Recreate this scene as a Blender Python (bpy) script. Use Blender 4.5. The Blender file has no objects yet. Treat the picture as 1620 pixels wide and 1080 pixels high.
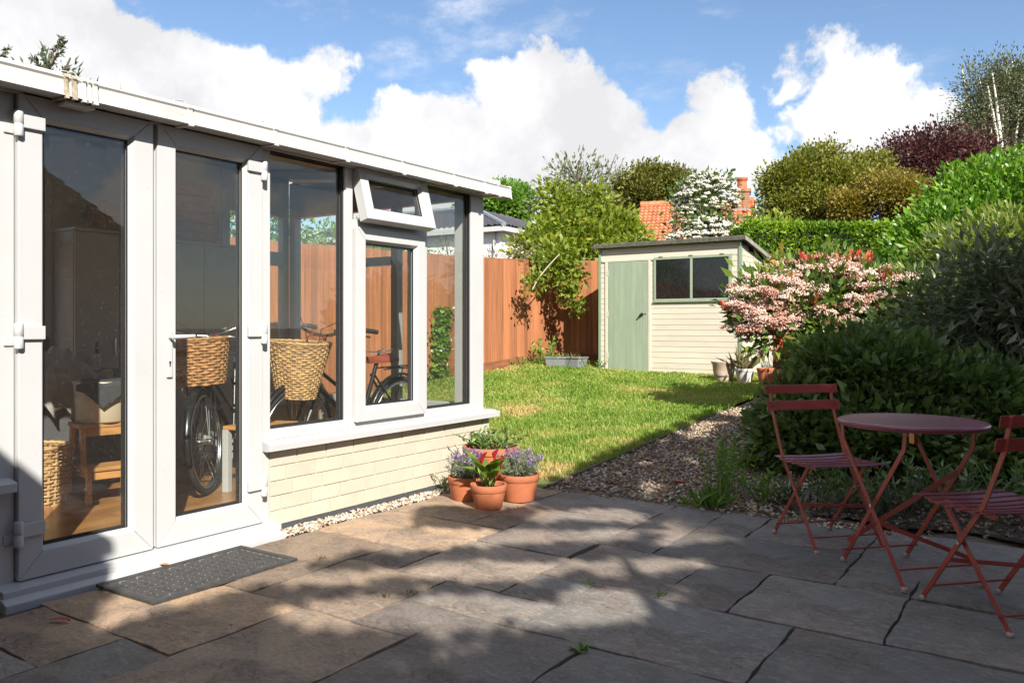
import bpy, math, random
import numpy as np
from mathutils import Vector, Matrix
random.seed(7); RNG = np.random.default_rng(11)
S = bpy.context.scene; COL = S.collection

# ------------------------------------------------------------------ camera, sky, sun, exposure
CAM_H, YAW, FPX, CX, CY = 1.15, math.radians(34.5), 1282.0, 810.0, 517.0
cd = bpy.data.cameras.new('camera'); cam = bpy.data.objects.new('camera', cd); COL.objects.link(cam)
cam.location = (0, 0, CAM_H); cam.rotation_euler = (math.radians(90), 0, YAW)
cd.sensor_width = 36; cd.lens = FPX / 1620 * 36; cd.shift_y = -(540 - CY) / 1620
cd.clip_start = .05; cd.clip_end = 600
S.camera = cam
SUN_STEP = (1, -.75, .9)
SUN = Vector(SUN_STEP).normalized()          # towards the sun
sl = bpy.data.lights.new('sun', 'SUN'); sl.energy = 5.0; sl.angle = math.radians(.5); sl.color = (1, .95, .87)
so = bpy.data.objects.new('sun', sl); COL.objects.link(so)
so.rotation_euler = SUN.to_track_quat('Z', 'Y').to_euler(); so.location = (6, -4, 9)
S.render.engine = 'CYCLES'
S.cycles.use_denoising = True
S.cycles.max_bounces = 10; S.cycles.transparent_max_bounces = 24; S.cycles.diffuse_bounces = 4
S.cycles.caustics_reflective = False; S.cycles.caustics_refractive = False
S.cycles.sample_clamp_indirect = 6
vs = S.view_settings; vs.view_transform = 'Standard'; vs.look = 'None'; vs.gamma = 1; vs.use_curve_mapping = False
vs.exposure = 0.95

sY, cY = math.sin(YAW), math.cos(YAW)
def ray(px, py):
    r = (px - CX) / FPX
    return Vector((-sY + cY * r, cY + sY * r, (CY - py) / FPX))
def at(px, py, D): return Vector((0, 0, CAM_H)) + ray(px, py) * D          # a point D metres ahead
def ground(px, py, z=0):
    d = ray(px, py); return Vector((0, 0, CAM_H)) + d * ((z - CAM_H) / d.z)

W = bpy.data.worlds.new('World'); S.world = W; W.use_nodes = True
def build_world():
    nt = W.node_tree; N = nt.nodes; L = nt.links
    for n in list(N): N.remove(n)
    out = N.new('ShaderNodeOutputWorld'); bg = N.new('ShaderNodeBackground'); bg.inputs[1].default_value = .088
    L.new(bg.outputs[0], out.inputs[0])
    sky = N.new('ShaderNodeTexSky'); sky.sky_type = 'NISHITA'; sky.sun_disc = False
    sky.sun_elevation = math.asin(SUN.z); sky.sun_rotation = math.atan2(SUN.x, SUN.y)
    sky.air_density = 1.0; sky.dust_density = .3; sky.ozone_density = 3.0
    tc = N.new('ShaderNodeTexCoord')
    def mth(op, a, b=None, c=None):
        m = N.new('ShaderNodeMath'); m.operation = op
        for i, v in enumerate((a, b, c)):
            if v is None: continue
            if isinstance(v, (int, float)): m.inputs[i].default_value = v
            else: L.new(v, m.inputs[i])
        return m.outputs[0]
    def vm(op, a, b):
        m = N.new('ShaderNodeVectorMath'); m.operation = op
        for i, v in enumerate((a, b)):
            if isinstance(v, (tuple, list, Vector)): m.inputs[i].default_value = tuple(v)
            else: L.new(v, m.inputs[i])
        return m
    def noise(scale, detail, rough=.55):
        n = N.new('ShaderNodeTexNoise'); n.inputs['Scale'].default_value = scale; n.inputs['Detail'].default_value = detail
        n.inputs['Roughness'].default_value = rough; L.new(tc.outputs['Generated'], n.inputs['Vector']); return n
    n1 = noise(8, 9, .6); n1b = noise(30, 6, .6)
    off = vm('SUBTRACT', n1.outputs['Color'], (.5, .5, .5))
    sc = N.new('ShaderNodeVectorMath'); sc.operation = 'SCALE'; L.new(off.outputs[0], sc.inputs[0]); sc.inputs['Scale'].default_value = .15
    s2 = N.new('ShaderNodeVectorMath'); s2.operation = 'SCALE'; L.new(vm('SUBTRACT', n1b.outputs['Color'], (.5, .5, .5)).outputs[0], s2.inputs[0]); s2.inputs['Scale'].default_value = .045
    d = vm('ADD', vm('ADD', tc.outputs['Generated'], sc.outputs[0]).outputs[0], s2.outputs[0]).outputs[0]
    puffs = [(20,20,130),(150,120,110),(255,115,78),(330,130,80),(400,160,75),(455,135,48),(500,118,38),(545,105,24),(470,190,50),(300,230,140),(120,240,160),
        (430,240,80),(500,225,45),(560,225,55),(640,220,62),(700,205,52),(780,118,36),(820,140,60),(890,125,56),(940,125,42),(975,165,42),(860,230,140),(740,290,110),(620,300,90),
        (1000,200,30),(960,300,110),(1095,185,30),(1150,128,46),(1175,160,44),(1120,235,95),(1040,280,95),(1200,215,38),(1215,290,55),(1255,190,22),
        (1335,112,44),(1365,130,50),(1400,150,40),(1320,165,44),(1360,205,58),(1330,205,40),(1400,235,70),(1455,200,42),(1490,215,60),(1560,250,80),(1265,110,24),(1310,265,40)]
    val = None
    for (x, y, r) in puffs:
        c = ray(x, y); k = c.length; c = c.normalized()
        dist = vm('DISTANCE', d, c).outputs['Value']
        v = mth('MULTIPLY_ADD', dist, -1 / .05, (r / FPX / k) / .05)
        if val is None: val = v
        else:
            m = N.new('ShaderNodeMath'); m.operation = 'SMOOTH_MAX'; L.new(val, m.inputs[0]); L.new(v, m.inputs[1]); m.inputs[2].default_value = .25; val = m.outputs[0]
    # other cumulus round the rest of the sky
    far = noise(2.3, 9, .6)
    view = vm('DOT_PRODUCT', tc.outputs['Generated'], ray(810, 400).normalized()).outputs['Value']
    away = mth('SUBTRACT', .70, view)
    rest = mth('MINIMUM', mth('MULTIPLY', mth('SUBTRACT', far.outputs[0], .53), 9), mth('MULTIPLY', away, 8))
    val = mth('MAXIMUM', val, rest)
    mr = N.new('ShaderNodeMapRange'); mr.interpolation_type = 'SMOOTHSTEP'; L.new(val, mr.inputs[0])
    mr.inputs[1].default_value = -.12; mr.inputs[2].default_value = .2
    # thin high wisps
    mp = N.new('ShaderNodeMapping'); mp.inputs['Scale'].default_value = (2.2, 4.5, 7); mp.inputs['Rotation'].default_value = (.3, .2, .6); L.new(tc.outputs['Generated'], mp.inputs[0])
    wn = N.new('ShaderNodeTexNoise'); wn.inputs['Scale'].default_value = 2.1; wn.inputs['Detail'].default_value = 9; wn.inputs['Roughness'].default_value = .62; L.new(mp.outputs[0], wn.inputs['Vector'])
    wr = N.new('ShaderNodeMapRange'); wr.interpolation_type = 'SMOOTHSTEP'; L.new(wn.outputs[0], wr.inputs[0]); wr.inputs[1].default_value = .50; wr.inputs[2].default_value = .78; wr.inputs[4].default_value = .7
    dens = mth('MAXIMUM', mr.outputs[0], wr.outputs[0])
    # soft grey undersides, from a slow noise
    gn = noise(5, 6, .6)
    ramp = N.new('ShaderNodeMapRange'); L.new(gn.outputs[0], ramp.inputs[0]); ramp.inputs[1].default_value = .38; ramp.inputs[2].default_value = .62; ramp.inputs[3].default_value = 5.0; ramp.inputs[4].default_value = 7.0
    cc = N.new('ShaderNodeCombineColor'); L.new(ramp.outputs[0], cc.inputs[0]); L.new(mth('MULTIPLY', ramp.outputs[0], 1.0), cc.inputs[1]); L.new(mth('MULTIPLY', ramp.outputs[0], 1.02), cc.inputs[2])
    mx = N.new('ShaderNodeMix'); mx.data_type = 'RGBA'; L.new(dens, mx.inputs['Factor']); L.new(sky.outputs[0], mx.inputs[6]); L.new(cc.outputs[0], mx.inputs[7])
    L.new(mx.outputs[2], bg.inputs[0])
build_world()

# ------------------------------------------------------------------ helpers
def tag(o, label=None, cat=None, group=None, kind=None):
    if label: o['label'] = label
    if cat: o['category'] = cat
    if group: o['group'] = group
    if kind: o['kind'] = kind
    return o
def empty(name, loc=(0, 0, 0), rz=0, label=None, cat=None, group=None):
    o = bpy.data.objects.new(name, None); o.empty_display_size = .1; o.location = loc; o.rotation_euler = (0, 0, rz); COL.objects.link(o)
    return tag(o, label, cat, group)
def link(name, me, mat, parent=None, bevel=0):
    o = bpy.data.objects.new(name, me); COL.objects.link(o)
    if mat is not None and not me.materials: me.materials.append(mat)
    if parent is not None: o.parent = parent
    if bevel:
        b = o.modifiers.new('bevel', 'BEVEL'); b.width = bevel; b.segments = 2; b.limit_method = 'ANGLE'
    return o
class MB:
    def __init__(s): s.v = []; s.f = []
    def add(s, vs, fs):
        k = len(s.v); s.v += [tuple(p) for p in vs]; s.f += [tuple(i + k for i in f) for f in fs]
    def box(s, a, b, M=None):
        x0, x1 = sorted((a[0], b[0])); y0, y1 = sorted((a[1], b[1])); z0, z1 = sorted((a[2], b[2]))
        P = [Vector(p) for p in ((x0,y0,z0),(x1,y0,z0),(x1,y1,z0),(x0,y1,z0),(x0,y0,z1),(x1,y0,z1),(x1,y1,z1),(x0,y1,z1))]
        if M is not None: P = [M @ p for p in P]
        s.add(P, [(0,3,2,1),(4,5,6,7),(0,1,5,4),(1,2,6,5),(2,3,7,6),(3,0,4,7)]); return s
    def prism(s, prof, axis, a0, a1):            # closed profile in the other two axes, extruded along axis
        n = len(prof); out = []
        for t in (a0, a1):
            for (p, q) in prof:
                out.append((t, p, q) if axis == 0 else ((p, t, q) if axis == 1 else (p, q, t)))
        fs = [(i, (i + 1) % n, n + (i + 1) % n, n + i) for i in range(n)] + [tuple(range(n - 1, -1, -1)), tuple(range(n, 2 * n))]
        s.add(out, fs); return s
    def bar(s, p0, p1, w, t, side=(0, 0, 1)):    # flat bar, w along `side`, t across
        p0, p1, sd = Vector(p0), Vector(p1), Vector(side); d = (p1 - p0).normalized()
        n = d.cross(sd).normalized(); sd = n.cross(d).normalized()
        P = []
        for p in (p0, p1):
            for (a, b) in ((-1,-1),(1,-1),(1,1),(-1,1)): P.append(p + sd * (a * w / 2) + n * (b * t / 2))
        s.add(P, [(0,1,2,3),(7,6,5,4),(0,4,5,1),(1,5,6,2),(2,6,7,3),(3,7,4,0)]); return s
    def tube(s, pts, r, n=8, closed=False, cap=True):
        pts = [Vector(p) for p in pts]; m = len(pts); rs = r if isinstance(r, (list, tuple)) else [r] * m
        nrm = None; P = []
        for i, p in enumerate(pts):
            a = pts[(i - 1) % m] if closed or i > 0 else p; b = pts[(i + 1) % m] if closed or i < m - 1 else p
            t = (b - a).normalized() if (b - a).length > 1e-9 else Vector((0, 0, 1))
            if nrm is None:
                nrm = t.cross(Vector((0, 0, 1)) if abs(t.z) < .9 else Vector((1, 0, 0))).normalized()
            else:
                nrm = (nrm - t * nrm.dot(t)); nrm = nrm.normalized() if nrm.length > 1e-6 else t.orthogonal().normalized()
            bn = t.cross(nrm)
            for k in range(n):
                an = 2 * math.pi * k / n; P.append(p + (nrm * math.cos(an) + bn * math.sin(an)) * rs[i])
        fs = []
        for i in range(m if closed else m - 1):
            j = (i + 1) % m
            for k in range(n): fs.append((i*n+k, i*n+(k+1)%n, j*n+(k+1)%n, j*n+k))
        if cap and not closed: fs += [tuple(range(n-1,-1,-1)), tuple((m-1)*n+k for k in range(n))]
        s.add(P, fs); return s
    def lathe(s, prof, n=32, c=(0, 0, 0), sx=1, sy=1):
        P = []; m = len(prof)
        for (r, z) in prof:
            for k in range(n):
                a = 2 * math.pi * k / n; P.append((c[0] + r * sx * math.cos(a), c[1] + r * sy * math.sin(a), c[2] + z))
        fs = [(i*n+k, i*n+(k+1)%n, (i+1)*n+(k+1)%n, (i+1)*n+k) for i in range(m-1) for k in range(n)]
        if prof[0][0] > 1e-6: fs.append(tuple(range(n-1,-1,-1)))
        if prof[-1][0] > 1e-6: fs.append(tuple((m-1)*n+k for k in range(n)))
        s.add(P, fs); return s
    def grid(s, fn, nu, nv):
        P = [fn(i / nu, j / nv) for j in range(nv + 1) for i in range(nu + 1)]
        s.add(P, [(j*(nu+1)+i, j*(nu+1)+i+1, (j+1)*(nu+1)+i+1, (j+1)*(nu+1)+i) for j in range(nv) for i in range(nu)]); return s
    def mesh(s, name, smooth=False):
        me = bpy.data.meshes.new(name); me.from_pydata(s.v, [], s.f); me.update()
        if smooth:
            me.shade_smooth() if smooth is True else me.set_sharp_from_angle(angle=math.radians(smooth)) if hasattr(me, 'set_sharp_from_angle') else None
        return me
    def build(s, name, mat, parent=None, smooth=False, bevel=0):
        me = s.mesh(name, smooth)
        if smooth and smooth is not True: 
            for p in me.polygons: p.use_smooth = True
            me.set_sharp_from_angle(angle=math.radians(smooth))
        return link(name, me, mat, parent, bevel)
def arr_mesh(name, verts, faces, tint=None, smooth=False):
    """verts (n,3), faces (m,k) with k 3 or 4, tint per vertex"""
    me = bpy.data.meshes.new(name); n, (m, k) = len(verts), faces.shape
    me.vertices.add(n); me.vertices.foreach_set('co', np.ascontiguousarray(verts, dtype=np.float32).ravel())
    me.loops.add(m * k); me.loops.foreach_set('vertex_index', np.ascontiguousarray(faces, dtype=np.int32).ravel())
    me.polygons.add(m); me.polygons.foreach_set('loop_start', np.arange(0, m * k, k, dtype=np.int32))
    if tint is not None:
        at_ = me.attributes.new('tint', 'FLOAT', 'POINT'); at_.data.foreach_set('value', np.ascontiguousarray(tint, dtype=np.float32))
    me.update(calc_edges=True)
    if smooth: me.shade_smooth()
    return me
def frameof(n):
    """orthonormal frames for an array of directions"""
    n = n / np.maximum(np.linalg.norm(n, axis=1, keepdims=True), 1e-9)
    h = np.where(np.abs(n[:, 2:3]) < .9, np.array([[0, 0, 1.]]), np.array([[1., 0, 0]]))
    u = np.cross(h, n); u /= np.linalg.norm(u, axis=1, keepdims=True); return n, u, np.cross(n, u)
def leaves(P, D, length, width, tint, fold=.25, droop=.15, up=None):
    """leaf blades: base at P, pointing along D; 6 verts, 2 quads folded along the midrib"""
    n = len(P); d, u, v = frameof(D)
    if up is None:
        an = RNG.uniform(0, 2 * np.pi, n)[:, None]; sd = np.cos(an) * u + np.sin(an) * v
    else:
        sd = np.cross(d, up); sd /= np.maximum(np.linalg.norm(sd, axis=1, keepdims=True), 1e-6)
    nr = np.cross(sd, d)
    Ls = (np.ones(n) * length)[:, None] if np.ndim(length) == 0 else length[:, None]
    Ws = (np.ones(n) * width)[:, None] if np.ndim(width) == 0 else width[:, None]
    b = P; m1 = P + d * Ls * .5 + nr * Ls * droop * .5; t = P + d * Ls - nr * Ls * droop * .6
    l = P + d * Ls * .45 + sd * Ws * .5 + nr * Ws * fold; r = P + d * Ls * .45 - sd * Ws * .5 + nr * Ws * fold
    V = np.stack([b, l, t, r, m1], 1).reshape(-1, 3); k = np.arange(n)[:, None] * 5
    F = np.concatenate([k + np.array([[0, 4, 1]]), k + np.array([[1, 4, 2]]), k + np.array([[0, 3, 4]]), k + np.array([[3, 2, 4]])])
    return V, F, np.repeat(tint, 5)
def diamonds(P, D, length, width, tint):
    """cheap far leaves: one bent quad each"""
    n = len(P); d, u, v = frameof(D); an = RNG.uniform(0, 2 * np.pi, n)[:, None]; sd = np.cos(an) * u + np.sin(an) * v
    Ls = (np.ones(n) * length)[:, None]; Ws = (np.ones(n) * width)[:, None]
    V = np.stack([P, P + d * Ls * .5 + sd * Ws * .5, P + d * Ls, P + d * Ls * .5 - sd * Ws * .5], 1).reshape(-1, 3)
    return V, np.arange(n)[:, None] * 4 + np.array([[0, 1, 2, 3]]), np.repeat(tint, 4)
def rdir(n):
    d = RNG.normal(size=(n, 3)); return d / np.linalg.norm(d, axis=1, keepdims=True)
def ragged(lobes, k=7, lo=.3, hi=.55, out=.75):
    """break each ellipsoid into smaller boughs so the outline is uneven and gaps show"""
    R = []
    for c, r in lobes:
        for d in rdir(k):
            q = RNG.uniform(lo, hi); R.append((tuple(np.array(c) + d * np.array(r) * out * RNG.uniform(.6, 1.15)), tuple(np.array(r) * q * RNG.uniform(.8, 1.25, 3))))
    return R
def clump_points(lobes, nclump, nleaf, spread, shell=.55):
    """leaf positions in clumps over the outer shell of ellipsoid lobes [(centre, radii)], with outward directions"""
    vol = np.array([(r[0]*r[1]*r[2]) ** (2/3) for c, r in lobes]); pick = RNG.choice(len(lobes), nclump, p=vol / vol.sum())
    d = rdir(nclump); rad = 1 - shell * RNG.random(nclump) ** 2.0
    C = np.array([lobes[i][0] for i in pick], float); R = np.array([lobes[i][1] for i in pick], float)
    cc = C + d * R * rad[:, None]
    k = np.repeat(np.arange(nclump), nleaf); g = np.clip(RNG.normal(size=(len(k), 3)), -1.6, 1.6) * spread
    P = cc[k] + g; out = d[k] * .9 + g / spread * .5 + RNG.normal(size=(len(k), 3)) * .45
    ctint = RNG.random(nclump)[k]
    return P, out, np.clip(.55 * ctint + .45 * RNG.random(len(k)), 0, 1), cc
# ------------------------------------------------------------------ materials
def M(name, col, rough=.6, var=0, vscale=8, bump=0, bscale=60, metal=0, spec=.5, col2=None, detail=5, stretch=(1, 1, 1), objvar=0, coord='Object', bdist=.01, coat=0, speck=None):
    m = bpy.data.materials.new(name); m.use_nodes = True; nt = m.node_tree; N = nt.nodes; L = nt.links; b = N['Principled BSDF']
    b.inputs['Roughness'].default_value = rough; b.inputs['Metallic'].default_value = metal; b.inputs['Specular IOR Level'].default_value = spec
    b.inputs['Coat Weight'].default_value = coat
    c = (*col, 1); b.inputs['Base Color'].default_value = c
    tc = N.new('ShaderNodeTexCoord'); mp = N.new('ShaderNodeMapping'); mp.inputs['Scale'].default_value = stretch; L.new(tc.outputs[coord], mp.inputs[0])
    src = None
    if objvar:
        oi = N.new('ShaderNodeObjectInfo'); off = N.new('ShaderNodeVectorMath'); off.operation = 'SCALE'; off.inputs[0].default_value = (37, 23, 51); L.new(oi.outputs['Random'], off.inputs['Scale'])
        ad = N.new('ShaderNodeVectorMath'); L.new(mp.outputs[0], ad.inputs[0]); L.new(off.outputs[0], ad.inputs[1]); vec = ad.outputs[0]
    else: vec = mp.outputs[0]
    if var or col2:
        n = N.new('ShaderNodeTexNoise'); n.inputs['Scale'].default_value = vscale; n.inputs['Detail'].default_value = detail; n.inputs['Roughness'].default_value = .6; L.new(vec, n.inputs['Vector'])
        r = N.new('ShaderNodeValToRGB'); L.new(n.outputs[0], r.inputs[0]); r.color_ramp.elements[0].position = .3; r.color_ramp.elements[1].position = .7
        lo = tuple(x * (1 - var) for x in col); hi = col2 if col2 else tuple(min(1, x * (1 + var)) for x in col)
        r.color_ramp.elements[0].color = (*lo, 1); r.color_ramp.elements[1].color = (*hi, 1); src = r.outputs[0]
    if speck:                                   # chips, spots, stains: (colour, scale, from, to, amount, stretch)
        sc, ss, s0, s1, am = speck[:5]; m3 = N.new('ShaderNodeMapping'); m3.inputs['Scale'].default_value = speck[5] if len(speck) > 5 else (1, 1, 1); L.new(vec, m3.inputs[0])
        n3 = N.new('ShaderNodeTexNoise'); n3.inputs['Scale'].default_value = ss; n3.inputs['Detail'].default_value = 6; n3.inputs['Roughness'].default_value = .65; L.new(m3.outputs[0], n3.inputs['Vector'])
        r3 = N.new('ShaderNodeMapRange'); L.new(n3.outputs[0], r3.inputs[0]); r3.inputs[1].default_value = s0; r3.inputs[2].default_value = s1; r3.inputs[4].default_value = am
        x3 = N.new('ShaderNodeMix'); x3.data_type = 'RGBA'; L.new(r3.outputs[0], x3.inputs['Factor']); x3.inputs[6].default_value = c; x3.inputs[7].default_value = (*sc, 1)
        if src: L.new(src, x3.inputs[6])
        src = x3.outputs[2]
    if objvar:
        hs = N.new('ShaderNodeHueSaturation'); mm = N.new('ShaderNodeMapRange'); L.new(oi.outputs['Random'], mm.inputs[0]); mm.inputs[3].default_value = 1 - objvar; mm.inputs[4].default_value = 1 + objvar
        L.new(mm.outputs[0], hs.inputs['Value'])
        if src: L.new(src, hs.inputs['Color'])
        else: hs.inputs['Color'].default_value = c
        src = hs.outputs[0]
    if src: L.new(src, b.inputs['Base Color'])
    if bump:
        n2 = N.new('ShaderNodeTexNoise'); n2.inputs['Scale'].default_value = bscale; n2.inputs['Detail'].default_value = 7; n2.inputs['Roughness'].default_value = .65; L.new(vec, n2.inputs['Vector'])
        bp = N.new('ShaderNodeBump'); bp.inputs['Strength'].default_value = bump; bp.inputs['Distance'].default_value = bdist; L.new(n2.outputs[0], bp.inputs['Height']); L.new(bp.outputs[0], b.inputs['Normal'])
    return m
def leafmat(name, stops, rough=.45, trans=.25, spec=.5):
    """foliage: colour by the leaf's own tint value, light passes through thin blades"""
    m = bpy.data.materials.new(name); m.use_nodes = True; nt = m.node_tree; N = nt.nodes; L = nt.links; b = N['Principled BSDF']
    a = N.new('ShaderNodeAttribute'); a.attribute_name = 'tint'; r = N.new('ShaderNodeValToRGB'); L.new(a.outputs['Fac'], r.inputs[0])
    e = r.color_ramp.elements; e[0].position, e[0].color = stops[0][0], (*stops[0][1], 1); e[1].position, e[1].color = stops[-1][0], (*stops[-1][1], 1)
    for p, c in stops[1:-1]: q = e.new(p); q.color = (*c, 1)
    L.new(r.outputs[0], b.inputs['Base Color']); b.inputs['Roughness'].default_value = rough; b.inputs['Specular IOR Level'].default_value = spec
    tr = N.new('ShaderNodeBsdfTranslucent'); g = N.new('ShaderNodeHueSaturation'); g.inputs['Value'].default_value = 1.5; g.inputs['Saturation'].default_value = 1.1; L.new(r.outputs[0], g.inputs['Color']); L.new(g.outputs[0], tr.inputs[0])
    mx = N.new('ShaderNodeMixShader'); mx.inputs[0].default_value = trans; L.new(b.outputs[0], mx.inputs[1]); L.new(tr.outputs[0], mx.inputs[2])
    L.new(mx.outputs[0], N['Material Output'].inputs[0]); return m
def glassmat(name, tint=(.93, .94, .92), refl=1.0, dirt=.03):
    m = bpy.data.materials.new(name); m.use_nodes = True; nt = m.node_tree; N = nt.nodes; L = nt.links; N.remove(N['Principled BSDF'])
    t = N.new('ShaderNodeBsdfTransparent'); t.inputs[0].default_value = (*tint, 1); g = N.new('ShaderNodeBsdfGlossy'); g.inputs['Roughness'].default_value = .0; g.inputs[0].default_value = (refl, refl, refl, 1)
    ge = N.new('ShaderNodeNewGeometry'); dt = N.new('ShaderNodeVectorMath'); dt.operation = 'DOT_PRODUCT'; L.new(ge.outputs['Incoming'], dt.inputs[0]); L.new(ge.outputs['Normal'], dt.inputs[1])
    def mth(op, a, b):
        q = N.new('ShaderNodeMath'); q.operation = op
        for i, v in enumerate((a, b)):
            if isinstance(v, (int, float)): q.inputs[i].default_value = v
            else: L.new(v, q.inputs[i])
        return q.outputs[0]
    sch = mth('ADD', mth('MULTIPLY', mth('POWER', mth('SUBTRACT', 1.0, mth('ABSOLUTE', dt.outputs['Value'], 0)), 5.0), .96), .04)     # Schlick, the same from both sides of the thin pane
    mx = N.new('ShaderNodeMixShader'); L.new(sch, mx.inputs[0]); L.new(t.outputs[0], mx.inputs[1]); L.new(g.outputs[0], mx.inputs[2])
    n = N.new('ShaderNodeTexNoise'); n.inputs['Scale'].default_value = 130; n.inputs['Detail'].default_value = 3; tc = N.new('ShaderNodeTexCoord'); L.new(tc.outputs['Object'], n.inputs['Vector'])
    r = N.new('ShaderNodeMapRange'); L.new(n.outputs[0], r.inputs[0]); r.inputs[1].default_value = .66; r.inputs[2].default_value = .74; r.inputs[3].default_value = dirt * .3; r.inputs[4].default_value = dirt * 5
    df = N.new('ShaderNodeBsdfDiffuse'); df.inputs[0].default_value = (.6, .58, .54, 1); m2 = N.new('ShaderNodeMixShader'); L.new(r.outputs[0], m2.inputs[0]); L.new(mx.outputs[0], m2.inputs[1]); L.new(df.outputs[0], m2.inputs[2])
    L.new(m2.outputs[0], N['Material Output'].inputs[0]); return m
def copy_tree(o, parent=None):
    c = o.copy(); COL.objects.link(c)
    if parent is not None: c.parent = parent
    for ch in o.children: copy_tree(ch, c)
    return c
def zt(x, y):
    """height of the garden: level at the patio, rising to the shed and the fence"""
    x = np.asarray(x, float); y = np.asarray(y, float)
    a = .066 * np.clip(y - 5.0, 0, 6.8); k = np.clip((y - 5) / 2.5, 0, 1)
    return a + .05 * np.clip(-5 - x, 0, 2.5) * k
def ztf(x, y): return float(zt(x, y))

UPVC = M('upvc', (.47, .47, .465), .32, var=.03, vscale=3, speck=((.36, .33, .28), 24, .62, .78, .55))
UPVCD = M('upvc_weathered', (.48, .47, .445), .45, var=.08, vscale=5, bump=.05, bscale=120, speck=((.33, .29, .22), 9, .58, .74, .6, (1, .5, 2)))
GASKET = M('gasket', (.02, .02, .022), .5)
GLASS = glassmat('glass')
TERRA = M('terracotta', (.42, .135, .06), .75, var=.16, vscale=9, bump=.15, bscale=90, bdist=.004)
SOIL = M('soil', (.035, .025, .018), .95, var=.4, vscale=40, bump=.6, bscale=60)
REDP = M('red_paint', (.31, .055, .04), .34, var=.2, vscale=11, bump=.1, bscale=120, bdist=.002, speck=((.50, .27, .22), 55, .66, .72, .7))
REDTOP = M('red_paint_faded', (.21, .05, .065), .28, var=.22, vscale=9, bump=.06, bscale=150, bdist=.002, speck=((.34, .17, .17), 60, .64, .72, .6))
STEEL = M('steel', (.55, .55, .56), .28, metal=1, var=.1, vscale=20)
BLACKM = M('black_enamel', (.012, .012, .013), .3, coat=.3)
RUBBER = M('black_rubber', (.018, .018, .018), .75, var=.3, vscale=40)
WICK = M('wicker', (.40, .2, .075), .55, var=.5, vscale=26, bump=.3, bscale=120, bdist=.003)
WICK2 = M('wicker_pale', (.5, .31, .14), .55, var=.45, vscale=24, bump=.3, bscale=120, bdist=.003)
PINE = M('pine', (.5, .25, .085), .5, var=.25, vscale=6, stretch=(1, 1, 6))
BARK = M('bark', (.12, .085, .06), .9, var=.35, vscale=12, bump=.5, bscale=30)
# ------------------------------------------------------------------ the ground
EARTH = M('earth', (.06, .045, .03), .95, var=.4, vscale=6, bump=.6, bscale=30)
FIELD = M('far_field', (.06, .085, .025), .95, var=.4, vscale=.6, col2=(.1, .13, .04))
def build_ground():
    xs = np.concatenate([np.array([-260, -120, -60, -30, -20]), np.arange(-14, 8.01, .5), np.array([14, 24, 50, 120, 260])])
    ys = np.concatenate([np.array([-260, -120, -50, -20, -10]), np.arange(-6, 26.01, .5), np.array([35, 50, 90, 160, 320])])
    X, Y = np.meshgrid(xs, ys); Z = zt(X, Y) - .05
    V = np.stack([X, Y, Z], -1).reshape(-1, 3); nx, ny = len(xs), len(ys)
    i, j = np.meshgrid(np.arange(nx - 1), np.arange(ny - 1)); k = (j * nx + i).ravel()
    o = link('ground', arr_mesh('ground', V, np.stack([k, k + 1, k + nx + 1, k + nx], 1)), EARTH); tag(o, kind='structure')
build_ground()

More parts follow.
